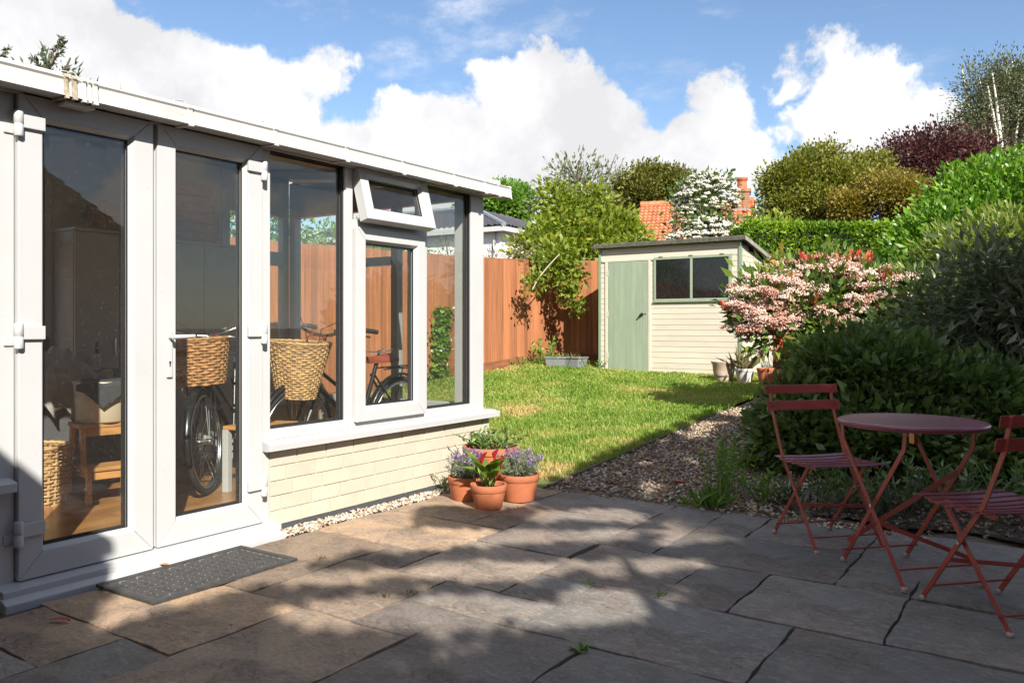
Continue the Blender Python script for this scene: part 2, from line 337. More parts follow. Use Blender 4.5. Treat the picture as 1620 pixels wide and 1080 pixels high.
# patio: sandstone flags, each its own stone
def stonemat():
    m = bpy.data.materials.new('sandstone'); m.use_nodes = True; nt = m.node_tree; N = nt.nodes; L = nt.links; b = N['Principled BSDF']
    tc = N.new('ShaderNodeTexCoord'); oi = N.new('ShaderNodeObjectInfo'); vec = tc.outputs['Object']
    base = N.new('ShaderNodeValToRGB'); ta = N.new('ShaderNodeAttribute'); ta.attribute_type = 'OBJECT'; ta.attribute_name = 'tone'; L.new(ta.outputs['Fac'], base.inputs[0]); e = base.color_ramp.elements
    e[0].color = (.165, .158, .145, 1); e[1].color = (.42, .275, .16, 1)
    for p, c in ((.22, (.20, .185, .162)), (.42, (.225, .19, .162)), (.6, (.29, .23, .18)), (.8, (.36, .255, .17))): q = e.new(p); q.color = (*c, 1)
    def noise(s, d=6, r=.6, st=(1, 1, 1)):
        mp = N.new('ShaderNodeMapping'); mp.inputs['Scale'].default_value = st; L.new(vec, mp.inputs[0])
        n = N.new('ShaderNodeTexNoise'); n.inputs['Scale'].default_value = s; n.inputs['Detail'].default_value = d; n.inputs['Roughness'].default_value = r; L.new(mp.outputs[0], n.inputs['Vector']); return n.outputs[0]
    def mix(f, a, c, mode='MIX'):
        x = N.new('ShaderNodeMix'); x.data_type = 'RGBA'; x.blend_type = mode
        if isinstance(f, float): x.inputs['Factor'].default_value = f
        else: L.new(f, x.inputs['Factor'])
        L.new(a, x.inputs[6])
        if isinstance(c, tuple): x.inputs[7].default_value = (*c, 1)
        else: L.new(c, x.inputs[7])
        return x.outputs[2]
    def rng(v, a, b_, lo=0., hi=1.):
        r = N.new('ShaderNodeMapRange'); L.new(v, r.inputs[0]); r.inputs[1].default_value = a; r.inputs[2].default_value = b_; r.inputs[3].default_value = lo; r.inputs[4].default_value = hi; return r.outputs[0]
    # broad mineral tints
    c = mix(rng(noise(1.7, 5), .42, .66, 0, .6), base.outputs[0], (.25, .165, .125))
    c = mix(rng(noise(2.6, 5, st=(1, 1.8, 1)), .5, .72, 0, .55), c, (.12, .11, .092))          # grey weathering
    c = mix(rng(noise(5, 8, .7), .46, .62, 0, .4), c, (.075, .068, .058))                     # algae, grime
    c = mix(rng(noise(55, 6, .75), .35, .65, 0, .6), c, (.085, .08, .07)); c = mix(rng(noise(14, 9, .75, (1, 2.2, 1)), .52, .66, 0, .55), c, (.30, .275, .235)); c = mix(rng(noise(9, 9, .8), .55, .68, 0, .5), c, (.06, .057, .05))                       # grain
    c = mix(rng(noise(48, 5, .7), .66, .74, 0, .65), c, (.42, .40, .34))                      # lichen specks
    # thin cleft lines where the stone has split along its bed
    def op(o, a, b_=None):
        q = N.new('ShaderNodeMath'); q.operation = o
        for i_, v_ in enumerate((a, b_)):
            if v_ is None: continue
            if isinstance(v_, (int, float)): q.inputs[i_].default_value = v_
            else: L.new(v_, q.inputs[i_])
        return q.outputs[0]
    cl = op('ABSOLUTE', op('SUBTRACT', op('FRACT', op('MULTIPLY', noise(2.6, 4, .55, (1, 2.2, 1)), 9.0)), .5))
    cm = op('MULTIPLY', rng(cl, .0, .07, 1, 0), rng(noise(3.4, 3), .5, .6, 0, .75))
    c = mix(cm, c, (.045, .04, .034))
    hs = N.new('ShaderNodeHueSaturation'); L.new(c, hs.inputs['Color']); L.new(rng(oi.outputs['Random'], 0, 1, 1.0, 1.5), hs.inputs['Value']); L.new(hs.outputs[0], b.inputs['Base Color'])
    L.new(rng(noise(4), .3, .7, .62, .9), b.inputs['Roughness'])
    b.inputs['Specular IOR Level'].default_value = .3
    mm = N.new('ShaderNodeMath'); mm.operation = 'ADD'; h1 = rng(noise(3.2, 3, .5, (1, 2.4, 1)), 0, 1, 0, 1)
    st = N.new('ShaderNodeMath'); st.operation = 'SNAP'; L.new(h1, st.inputs[0]); st.inputs[1].default_value = .07                      # riven ledges
    sm = N.new('ShaderNodeMath'); sm.operation = 'MULTIPLY'; L.new(st.outputs[0], sm.inputs[0]); sm.inputs[1].default_value = 1.1
    n3 = N.new('ShaderNodeMath'); n3.operation = 'MULTIPLY'; L.new(noise(45, 8, .7), n3.inputs[0]); n3.inputs[1].default_value = .3
    L.new(sm.outputs[0], mm.inputs[0]); L.new(n3.outputs[0], mm.inputs[1])
    bp = N.new('ShaderNodeBump'); bp.inputs['Strength'].default_value = .9; bp.inputs['Distance'].default_value = .026; L.new(mm.outputs[0], bp.inputs['Height']); L.new(bp.outputs[0], b.inputs['Normal'])
    return m
STONE = stonemat()
JOINT = M('joint_mortar', (.075, .065, .05), .95, var=.5, vscale=25, bump=.8, bscale=50)
SLABS = [(-3.55,-2.61,1.67,2.27),(-3.5,-2.89,1.36,1.67),(-2.89,-2.61,1.06,1.67),(-3.5,-2.89,.75,1.36),(-3.55,-2.95,2.27,3.18),(-2.95,-2.33,2.27,2.88),(-2.95,-2.66,2.88,3.18),
 (-3.56,-2.66,3.18,3.79),(-3.56,-2.93,3.79,4.4),(-2.93,-2.66,3.79,4.4),(-2.66,-2.05,2.88,3.51),(-2.66,-2.08,3.51,4.4),(-2.93,-2.08,4.4,4.93),(-3.56,-2.93,4.4,4.93),
 (-2.33,-1.75,2.58,2.88),(-2.33,-2.03,2.27,2.58),(-2.61,-2.03,1.36,2.27),(-2.03,-1.44,1.68,2.58),(-1.44,-.87,1.68,2.58),(-1.75,-.87,2.58,3.2),(-.87,.04,2.58,3.2),
 (-2.05,-1.75,2.88,3.2),(-2.05,-1.46,3.2,3.82),(-1.46,-1.15,3.2,3.82),(-1.15,-.56,3.2,3.82),(-.56,.35,3.2,3.8),(-2.08,-1.76,3.82,4.1),(-2.08,-1.76,4.1,4.93),
 (-1.76,-.87,3.82,4.4),(-1.76,-1.475,4.4,4.93),(-1.475,-.87,4.4,4.95),(-.87,-.56,3.82,4.1),(-.87,.04,4.1,5.0),(-.56,.04,3.82,4.1),(.04,.65,3.8,4.7),(.35,.95,3.2,3.8),
 (.04,.65,2.58,3.2),(-.87,.04,1.98,2.58),(.04,.65,1.98,2.58),(-2.61,-2.03,.75,1.36),(-2.03,-1.44,.75,1.68),(-1.44,-.56,.75,1.68),(-.56,.35,1.38,1.98),(-.56,.35,.45,1.38),(.35,.95,.45,1.98),
 (-2.89,-2.61,.45,1.06),(-3.5,-2.89,.15,.75),(-2.61,-1.44,.15,.75),(.65,1.25,1.98,3.2),(.04,.65,4.7,5.0),(.65,1.25,3.8,5.0),(-.87,-.56,1.68,1.98),(-1.44,-.56,.15,.75),(.95,1.55,3.2,3.8),(.95,1.55,.45,1.98)]
patio = link('patio', MB().box((-3.62, -.2, -.12), (1.6, 4.9, -.022)).mesh('patio'), JOINT); tag(patio, kind='structure')
for (x0, x1, y0, y1) in SLABS:
    g = .0055; x0 += g; x1 -= g; y0 += g; y1 -= g; cx, cy = (x0 + x1) / 2, (y0 + y1) / 2
    nx = max(4, int((x1 - x0) / .06)); ny = max(4, int((y1 - y0) / .06)); ph = RNG.uniform(0, 9, 6); tilt = RNG.normal(0, .003, 2)
    def fn(u, v):
        x = x0 + (x1 - x0) * u; y = y0 + (y1 - y0) * v; e = min(u * (x1 - x0), (1 - u) * (x1 - x0), v * (y1 - y0), (1 - v) * (y1 - y0))
        jig = .0042 if e < .001 else 0
        jx = jig * math.sin(ph[0] + y * 17) + jig * .6 * math.sin(y * 41 + ph[1]); jy = jig * math.sin(ph[2] + x * 15) + jig * .6 * math.sin(x * 43 + ph[3])
        z = .0022 * math.sin(x * 9 + ph[4]) * math.sin(y * 8 + ph[5]) + tilt[0] * (u - .5) + tilt[1] * (v - .5) - (.007 if e < .001 else 0)
        return (x - cx + jx, y - cy + jy, z)
    mb = MB().grid(fn, nx, ny); n = nx + 1
    ring = [i for i in range(n)] + [j * n + nx for j in range(1, ny + 1)] + [ny * n + i for i in range(nx - 1, -1, -1)] + [j * n for j in range(ny - 1, 0, -1)]
    k = len(mb.v); mb.v += [(mb.v[i][0], mb.v[i][1], -.03) for i in ring]; m = len(ring)
    mb.f += [(ring[(i + 1) % m], ring[i], k + i, k + (i + 1) % m) for i in range(m)]
    o = mb.build('paving_slab', STONE, patio, smooth=40); o.location = (cx, cy, 0); o['tone'] = float(np.clip(.95 - .42 * (cx + 3.25) + RNG.normal(0, .2), .03, 1) if cy > 1.5 else RNG.uniform(.1, .5))

# lawn sheet and grass
LAWNM = M('turf', (.09, .12, .025), .95, col2=(.17, .17, .05), vscale=3, bump=.5, bscale=60)
def in_lawn(x, y):
    back = 12.2 + np.clip((x + 7.5) * .41, 0, 2)
    ok = (x > -7.42) & (x < -3.095 - .03 * np.sin(y * 3) * np.sin(y * 7.7)) & (y < back) & (y > 1.0)
    house = (x > -5.98) & (y < 5.12); ok &= ~house; ok &= ~((x > -3.62) & (y < 4.94)); ok &= ~((x > -5.98) & (y < 4.9))
    ok &= ~((x > -6.2) & (x < -3.88) & (y > 11.47) & (y < 13.1))
    return ok
def build_lawn():
    xs = np.arange(-7.42, -3.09, .1); ys = np.arange(1, 12.6, .1); X, Y = np.meshgrid(xs, ys); Z = zt(X, Y) + .004 + .012 * np.sin(X * 2.1 + Y) * np.sin(Y * 1.7)
    nx, ny = len(xs), len(ys); V = np.stack([X, Y, Z], -1).reshape(-1, 3); i, j = np.meshgrid(np.arange(nx - 1), np.arange(ny - 1))
    cx, cy = xs[i] + .05, ys[j] + .05; ok = ((cx > -5.98) & (cx < -3.6) & (cy < 5.06)) | ((cx > -3.62) & (cy < 4.84) & (cx > -5.98)) | ((cx > -6.2) & (cy > 11.5)); k = (j * nx + i)[~ok]
    o = link('lawn', arr_mesh('lawn', V, np.stack([k, k + 1, k + nx + 1, k + nx], 1), smooth=True), LAWNM); tag(o, kind='structure')
    n = 330000; x = RNG.uniform(-7.42, -3.08, n); y = RNG.uniform(1.0, 12.9, n); dist = np.hypot(x, y); keep = in_lawn(x, y) & (RNG.random(n) < np.clip(7.0 / dist, .3, 1)); x, y = x[keep], y[keep]; n = len(x)
    def nz(a, b, s): return np.sin(x * a + 1.3 * np.sin(y * b)) * np.sin(y * a * 1.1 + 1.7 * np.sin(x * b + s))
    patch = .5 + .5 * np.clip(nz(1.9, 1.3, 1) * .6 + nz(4.7, 3.1, 2) * .5 + nz(9.3, 7, 4) * .3, -1, 1)
    h = RNG.uniform(.018, .056, n) * (.6 + .8 * patch); a = RNG.uniform(0, 2 * np.pi, n); lean = RNG.uniform(.1, .95, n) * h; w = RNG.uniform(.002, .0042, n) * np.clip(np.hypot(x, y) / 5, 1, 2.4)
    z = zt(x, y) + .012 * np.sin(x * 2.1 + y) * np.sin(y * 1.7); B = np.stack([x, y, z], 1); d = np.stack([np.cos(a), np.sin(a), 0 * a], 1); sd = np.stack([-np.sin(a), np.cos(a), 0 * a], 1) * w[:, None]
    T = B + d * lean[:, None] + np.array([0, 0, 1]) * h[:, None]; Mi = B + d * lean[:, None] * .3 + np.array([0, 0, 1]) * h[:, None] * .6
    V = np.stack([B - sd, B + sd, Mi + sd * .8, T, Mi - sd * .8], 1).reshape(-1, 3); k = np.arange(n)[:, None] * 5
    F = np.concatenate([k + np.array([[0, 1, 2]]), k + np.array([[0, 2, 4]]), k + np.array([[4, 2, 3]])])
    bald = np.clip(nz(1.1, .9, 3) * nz(2.7, 2.1, 5) * 1.2 - .25, 0, .34); dry = bald + np.clip((np.abs(x + 3.7) < .5) * (y < 5.6) * .5 + (RNG.random(n) < .06) * .5, 0, .5)
    t = np.clip(.62 * patch + .38 * RNG.random(n) - dry, 0, 1)
    gm = leafmat('grass', [(0, (.54, .42, .18)), (.18, (.40, .38, .11)), (.4, (.265, .35, .065)), (.75, (.18, .295, .042)), (1, (.115, .215, .03))], .5, .4, .35)
    o = link('grass', arr_mesh('grass', V, F, np.repeat(t, 5)), gm); tag(o, kind='stuff')
build_lawn()

# gravel path between the lawn and the border, and the strip along the conservatory wall
GRAVM = bpy.data.materials.new('gravel')
def gravelmat():
    m = leafmat('gravel_stones', [(0, (.09, .07, .055)), (.2, (.25, .17, .1)), (.4, (.36, .2, .1)), (.55, (.34, .27, .2)), (.75, (.46, .4, .32)), (1, (.62, .57, .48))], .7, 0, .3); return m
GRAVM = gravelmat()
ICO_V = None
def ico():
    import bmesh
    bm = bmesh.new(); bmesh.ops.create_icosphere(bm, subdivisions=1, radius=1); v = np.array([p.co[:] for p in bm.verts]); f = np.array([[q.index for q in t.verts] for t in bm.faces]); bm.free(); return v, f
ICO_V, ICO_F = ico()
def stones(name, x, y, z, r, tint, flat=.6):
    n = len(x); sc = np.stack([r * RNG.uniform(.7, 1.35, n), r * RNG.uniform(.7, 1.35, n), r * RNG.uniform(.4, .8, n)], 1); an = RNG.uniform(0, 2 * np.pi, n)
    v = ICO_V[None] * (1 + RNG.normal(0, .13, (n, len(ICO_V), 1))) * sc[:, None]; tl = RNG.normal(0, .35, (n, 2)); v[:, :, 2] += v[:, :, 0] * tl[:, :1] + v[:, :, 1] * tl[:, 1:]
    ca, sa = np.cos(an)[:, None], np.sin(an)[:, None]; V = np.stack([v[:, :, 0] * ca - v[:, :, 1] * sa, v[:, :, 0] * sa + v[:, :, 1] * ca, v[:, :, 2]], -1) + np.stack([x, y, z], 1)[:, None]
    F = ICO_F[None] + (np.arange(n) * len(ICO_V))[:, None, None]
    o = link(name, arr_mesh(name, V.reshape(-1, 3), F.reshape(-1, 3), np.repeat(tint, len(ICO_V))), GRAVM); return tag(o, kind='stuff')
GBED = M('gravel_bed', (.16, .125, .09), .95, var=.5, vscale=50, bump=.8, bscale=80)
o = MB().grid(lambda u, v: (-3.085 + 3.9 * u, 4.86 + 4.9 * v, ztf(0, 4.86 + 4.9 * v) - .012 + .006 * math.sin(u * 30) * math.sin(v * 33)), 30, 40).build('gravel_path', GBED); tag(o, kind='structure')
def build_gravel():
    n = 26000; x = RNG.uniform(-3.07, .3, n); y = RNG.uniform(4.86, 8.9, n)
    keep = (x < -1.3 + .2 * np.sin(y * 2)) | ((y < 5.08 + .05 * np.sin(x * 7)) & (x < -.9 + .3 * RNG.random(n)) & (RNG.random(n) < .6)); keep &= ~((y < 5.0 + .035 * np.sin(x * 9)) & (x < -1.4)) | (RNG.random(n) < .25)
    x, y = x[keep], y[keep]; n = len(x)
    stones('gravel', x, y, zt(x, y) + RNG.uniform(-.006, .012, n), RNG.uniform(.006, .0145, n), np.clip(RNG.normal(.52, .25, n), 0, 1))
    n = 1500; x = RNG.uniform(-3.69, -3.575, n); y = RNG.uniform(2.98, 5.1, n); t = np.clip(RNG.normal(.72, .22, n), 0, 1)
    stones('gravel_strip', x, y, RNG.uniform(-.012, .006, n) - (x + 3.69) * .05, RNG.uniform(.006, .013, n), t)
build_gravel()
o = MB().grid(lambda u, v: (-1.3 + .12 * math.sin(v * 9) * (1 - u) + 2.6 * u, 5.06 + .05 * math.sin(u * 25) * (1 - v) + 5.2 * v, ztf(0, 5.1 + 5.2 * v) + .012 + .012 * math.sin(u * 31) * math.sin(v * 37)), 40, 60).build('border_soil', SOIL, None, smooth=True); tag(o, kind='structure')
EDGE = M('edging_timber', (.16, .12, .085), .85, var=.35, vscale=12, bump=.4, bscale=40)
mb = MB()
for i in range(9):
    y0 = 4.98 + i * .42; y1 = y0 + .415; mb.add([(-3.115, y0, ztf(0, y0) - .06), (-3.09, y0, ztf(0, y0) - .06), (-3.09, y1, ztf(0, y1) - .06), (-3.115, y1, ztf(0, y1) - .06), (-3.115, y0, ztf(0, y0) + .012), (-3.09, y0, ztf(0, y0) + .012), (-3.09, y1, ztf(0, y1) + .012), (-3.115, y1, ztf(0, y1) + .012)], [(0,3,2,1),(4,5,6,7),(0,1,5,4),(1,2,6,5),(2,3,7,6),(3,0,4,7)])
o = mb.build('lawn_edging', EDGE); tag(o, 'thin weathered timber edging strip between lawn and gravel path', 'edging')

# ------------------------------------------------------------------ conservatory
CREAM = M('cream_masonry_paint', (.485, .442, .345), .7, var=.07, vscale=5, speck=((.40, .33, .22), 16, .66, .74, .6), bump=.25, bscale=70, bdist=.004, objvar=.04)
CREAMJ = M('cream_joint', (.43, .385, .295), .75, var=.08, vscale=9, bump=.3, bscale=60, bdist=.004)
DPC = M('slate_dpc', (.06, .065, .07), .6)
FLOORM = M('laminate_floor', (.36, .16, .055), .28, var=.35, vscale=5, stretch=(1, .12, 1), col2=(.48, .24, .09), detail=8)
PANEL = M('roof_panel', (.62, .62, .62), .45)
SCREED = M('floor_slab', (.2, .2, .2), .9)
cons = empty('conservatory', (-3.7, 3.0, 0), label='white upvc lean-to conservatory on a cream painted brick base', cat='conservatory')
CO = Vector((-3.7, 3.0, 0))
def part(mb, name, mat, parent=None, bevel=0, smooth=False):
    p = cons if parent is None else parent
    o = mb.build(name, mat, p, smooth, bevel)
    if p is cons: o.location = -CO
    return o
YW0, YW1 = .55, 5.06; XB = -5.85; ZS = .455
def bricks(parent, face, axis, a0, a1, z0, z1, sgn, first=0):
    """courses of painted bricks with recessed joints; shared meshes"""
    L_, H_, G_ = .225, .0835, .006; mesh_cache = {}
    k = 0; z = z0
    while z < z1 - .02:
        h = min(H_, z1 - z); a = a0 - (.1125 if k % 2 else .0) - .03 * (k % 3); 
        while a < a1 - .005:
            b0, b1 = max(a, a0), min(a + L_, a1)
            if b1 - b0 > .02:
                key = (round(b1 - b0, 3), round(h, 3))
                if key not in mesh_cache:
                    w = b1 - b0 - .010
                    q = MB().box((-.05, -w / 2, -(h - G_) / 2), (.0022, w / 2, (h - G_) / 2)) if axis == 1 else MB().box((-w / 2, -.004, -(h - G_) / 2), (w / 2, .05, (h - G_) / 2))
                    mesh_cache[key] = q.mesh('brick')
                o = link('brick', mesh_cache[key], CREAM, parent, .0018); d = random.uniform(-.0012, .0012)
                if axis == 1: o.location = (face + sgn * d, (b0 + b1) / 2, z + h / 2)
                else: o.location = ((b0 + b1) / 2, face + d, z + h / 2)
                if sgn < 0 and axis == 1: o.scale = (-1, 1, 1)
            a += L_
        z += H_; k += 1
def wall_part(name, a, b):
    o = MB().box(a, b).build(name, CREAMJ, cons); o.location = -CO; return o
w1 = wall_part('dwarf_wall', (-3.80, 2.972, -.1), (-3.6945, YW1, ZS)); bricks(w1, -3.691, 1, 2.972, YW1, .03, ZS, 1)
w2 = wall_part('dwarf_wall', (-3.80, YW0, -.1), (-3.697, 1.57, ZS)); bricks(w2, -3.691, 1, YW0, 1.57, .03, ZS, 1)
part(MB().box((-3.80, 2.974, .0), (-3.684, YW1 + .002, .03)), 'damp_course', DPC)
part(MB().box((-5.87, YW1 - .11, -.1), (-3.80, YW1, ZS)), 'end_wall', CREAMJ)
part(MB().box((-5.97, YW0, -.1), (-5.87, YW1, ZS)), 'rear_wall', CREAMJ)
fl = part(MB().box((-5.87, YW0, -.1), (-3.80, YW1 - .11, .075)), 'floor_slab', SCREED)
plank_me = {}
for i in range(17):
    x0 = -5.86 + i * .121
    y = YW0 + .02 - (i * .37) % .9
    while y < YW1 - .12:
        a, b = max(y, YW0 + .02), min(y + 1.21, YW1 - .12)
        if b - a > .05:
            o = MB().box((-.0597, -(b - a) / 2 + .0006, -.006), (.0597, (b - a) / 2 - .0006, .006)).build('floor_plank', FLOORM, fl); o.location = (x0 + .06, (a + b) / 2, .084)
        y += 1.21
# sills
def sill(y0, y1, name='window_sill'):
    part(MB().prism([(-3.80, ZS), (-3.655, ZS), (-3.655, ZS + .004), (-3.632, ZS + .004), (-3.63, ZS + .042), (-3.70, ZS + .058), (-3.80, ZS + .058)], 1, y0, y1), name, UPVC, bevel=.003)
sill(2.93, 5.12); sill(YW0, 1.625)
part(MB().box((-5.93, YW1 - .14, ZS), (-3.80, YW1 + .05, ZS + .05)), 'window_sill', UPVC, bevel=.003)
part(MB().box((-5.99, YW0, ZS), (-5.80, YW1 - .15, ZS + .05)), 'window_sill', UPVC, bevel=.003)
# fixed frame members, front
ZB, ZT = ZS + .058, 2.20
def post(y0, y1, z0=ZB, z1=ZT, x0=-3.77, x1=-3.70, name='frame_post'): part(MB().box((x0, y0, z0), (x1, y1, z1)), name, UPVC, bevel=.004)
post(1.565, 1.643, .04); post(2.915, 2.985, .04); post(3.552, 3.622); post(4.84, 5.0, x0=-3.86)
post(YW0, .65); 
for (y0, y1) in ((2.985, 3.552), (3.622, 4.84), (.65, 1.565)):
    part(MB().box((-3.77, y0, ZB), (-3.70, y1, ZB + .062)), 'bottom_rail', UPVC, bevel=.004)
part(MB().box((-3.77, .65, 2.145), (-3.70, 1.565, ZT)), 'top_rail', UPVC, bevel=.004)
part(MB().box((-3.77, 2.985, 2.145), (-3.70, 3.552, ZT)), 'top_rail', UPVC, bevel=.004)
part(MB().box((-3.77, 3.622, 2.145), (-3.70, 4.84, ZT)), 'top_rail', UPVC, bevel=.004)
part(MB().box((-3.77, 1.643, 2.165), (-3.70, 2.915, ZT)), 'door_head', UPVC, bevel=.004)
part(MB().box((-3.77, 4.283, ZB + .062), (-3.70, 4.335, 2.145)), 'mullion', UPVC, bevel=.004)
part(MB().box((-3.77, 3.622, 1.765), (-3.70, 4.283, 1.825)), 'transom', UPVC, bevel=.004)
part(MB().prism([(-3.86, .03), (-3.61, .025), (-3.61, .055), (-3.69, .066), (-3.86, .066)], 1, 1.56, 2.99), 'threshold', UPVC, bevel=.003)
part(MB().prism([(-3.80, -.08), (-3.565, -.05), (-3.565, .012), (-3.60, .027), (-3.80, .028)], 1, 1.55, 2.975), 'door_step', UPVC, bevel=.004)
def pane(y0, y1, z0, z1, x=-3.735, parent=None, t=.006):
    return part(MB().box((x - t, y0, z0), (x, y1, z1)), 'glass_pane', GLASS, parent)
def bead(y0, y1, z0, z1, x, parent=None, mat=None, t=.01, d=.012, name='gasket'):
    m = MB(); m.box((x, y0, z0), (x + d, y1, z0 + t)); m.box((x, y0, z1 - t), (x + d, y1, z1)); m.box((x, y0, z0 + t), (x + d, y0 + t, z1 - t)); m.box((x, y1 - t, z0 + t), (x + d, y1, z1 - t))
    return part(m, name, mat or GASKET, parent)
def bead_all(y0, y1, z0, z1, parent=None, x=-3.735):
    bead(y0, y1, z0, z1, x + .001, parent, GASKET, .008, .02); 
    bead(y0 + .001, y1 - .001, z0 + .001, z1 - .001, x - .03, parent, GASKET, .012, .02, 'spacer_bar')
pane(2.985, 3.552, ZB + .062, 2.145); bead_all(2.985, 3.552, ZB + .062, 2.145)
pane(4.335, 4.84, ZB + .062, 2.145); bead_all(4.335, 4.84, ZB + .062, 2.145)
pane(.65, 1.565, ZB + .062, 2.145); bead_all(.65, 1.565, ZB + .062, 2.145)
def sash(name, y0, y1, z0, z1, w, x0=-3.755, x1=-3.672, parent=None, wt=None, wb=None):
    """welded frame of four mitred profiles with a chamfered inner bead"""
    wt = wt or w; wb = wb or w
    o = empty(name); o.parent = parent or cons
    if parent is None: o.location = -CO
    def piece(nm, quad_outer, quad_inner):
        m = MB(); a, b = quad_outer; c, d = quad_inner       # outer edge a-b, inner edge c-d (y, z)
        P = [(x0, *a), (x0, *b), (x0, *d), (x0, *c), (x1, *a), (x1, *b), (x1, *d), (x1, *c)]
        m.add(P, [(0,1,2,3),(7,6,5,4),(4,5,1,0),(5,6,2,1),(6,7,3,2),(7,4,0,3)])
        me = m.mesh(nm); 
        q = link(nm, me, UPVC, o, .0035); return q
    e = .0004
    piece('bottom_rail', ((y0, z0), (y1, z0)), ((y0 + w, z0 + wb - e), (y1 - w, z0 + wb - e)))
    piece('top_rail', ((y1, z1), (y0, z1)), ((y1 - w, z1 - wt + e), (y0 + w, z1 - wt + e)))
    piece('stile', ((y0, z1 - e), (y0, z0 + e)), ((y0 + w, z1 - wt), (y0 + w, z0 + wb)))
    piece('stile', ((y1, z0 + e), (y1, z1 - e)), ((y1 - w, z0 + wb), (y1 - w, z1 - wt)))
    g0, g1, h0, h1 = y0 + w, y1 - w, z0 + wb, z1 - wt
    m = MB()   # sloping glazing bead
    i = .016; xa, xb = x1 - .006, x1 - .03
    ring_o = [(g0, h0), (g1, h0), (g1, h1), (g0, h1)]; ring_i = [(g0 + i, h0 + i), (g1 - i, h0 + i), (g1 - i, h1 - i), (g0 + i, h1 - i)]
    P = [(xa, *p) for p in ring_o] + [(xb, *p) for p in ring_i] + [(xb - .02, *p) for p in ring_i]
    m.add(P, [(k, (k + 1) % 4, 4 + (k + 1) % 4, 4 + k) for k in range(4)] + [(4 + k, 4 + (k + 1) % 4, 8 + (k + 1) % 4, 8 + k) for k in range(4)])
    m.build('glazing_bead', UPVC, o)
    m = MB().box((x1 - .047, g0 + .004, h0 + .004), (x1 - .041, g1 - .004, h1 - .004)); m.build('glass_pane', GLASS, o)
    for nm, xx, tt in (('gasket', x1 - .04, .0195), ('spacer_bar', x1 - .075, .024)):
        m = MB(); d = .01
        m.box((xx, g0, h0), (xx + d, g1, h0 + tt)); m.box((xx, g0, h1 - tt), (xx + d, g1, h1)); m.box((xx, g0, h0 + tt), (xx + d, g0 + tt, h1 - tt)); m.box((xx, g1 - tt, h0 + tt), (xx + d, g1, h1 - tt)); m.build(nm, GASKET, o)
    return o
door_l = sash('french_door', 1.647, 2.262, .07, 2.16, .098, wb=.11, wt=.105)
door_r = sash('french_door', 2.284, 2.911, .07, 2.16, .098, wb=.11, wt=.105)
part(MB().box((-3.75, 2.262, .075), (-3.70, 2.284, 2.158)), 'door_astragal', UPVC)
def hinge(door, y, z, s):
    m = MB(); x = -3.672
    m.box((x, y - s * .012, z - .024), (x + .016, y + s * .095, z + .034)); m.build('hinge_leaf', UPVC, door, bevel=.003)
    m = MB(); yy = y - s * .012; m.lathe([(.017, -.062), (.019, -.057), (.019, -.014), (.017, -.012), (.017, -.009), (.019, -.007), (.019, .04), (.016, .046)], 16, (x + .008, yy, z)); m.build('hinge_knuckle', UPVC, door, smooth=50)
    m = MB(); m.box((-3.70, yy - s * .045, z - .05), (-3.692, yy, z - .01)); m.build('hinge_plate', UPVC, door, bevel=.002)
for z in (.28, 1.12, 2.02): hinge(door_l, 1.656, z, 1)
for z in (.28, 1.12, 2.02): hinge(door_r, 2.902, z, -1)
m = MB().box((-3.672, 2.328, .90), (-3.660, 2.358, 1.13)); hp = m.build('lock_plate', UPVC, door_r, bevel=.004)
m = MB().lathe([(.006, 0), (.006, .0015)], 12); kh = m.build('keyhole', GASKET, hp); kh.rotation_euler = (0, math.pi / 2, 0); kh.location = (-3.6601, 2.343, .975)
m = MB().box((-3.6605, 2.340, .955), (-3.6585, 2.346, .972)); m.build('keyway', GASKET, hp)
m = MB().tube([(-3.66, 2.343, 1.10), (-3.625, 2.343, 1.10)], .011, 12); m.build('handle_neck', UPVC, door_r, smooth=50)
m = MB().tube([(-3.626, 2.334, 1.10), (-3.622, 2.36, 1.101), (-3.622, 2.41, 1.102), (-3.626, 2.455, 1.104)], [.012, .0115, .0105, .009], 10); m.build('lever_handle', UPVC, door_r, smooth=50)
# casement (shut) and the fanlight above it (hinged open at the top)
casement = sash('casement_window', 3.626, 4.281, ZB + .04, 1.778, .078, x0=-3.75, x1=-3.668)
fan = empty('fanlight_window'); fan.parent = cons
PIV = Vector((-3.70, 0, 2.16))
fs = sash('tmp', 3.626, 4.281, 1.80, 2.16, .07, x0=-3.735, x1=-3.662, parent=fan, wt=.062)
for c in list(fs.children):
    c.parent = fan; 
    c.data.transform(Matrix.Translation(-PIV))
bpy.data.objects.remove(fs)
fan.location = PIV - CO; fan.rotation_euler = (0, -math.radians(15), 0)
m = MB().box((-3.79, 3.9, 1.822), (-3.70, 3.96, 1.834)); part(m, 'window_stay', STEEL)
m = MB().bar((-3.72, 3.655, 1.95), (-3.63, 3.645, 1.86), .012, .004); part(m, 'friction_stay', STEEL)
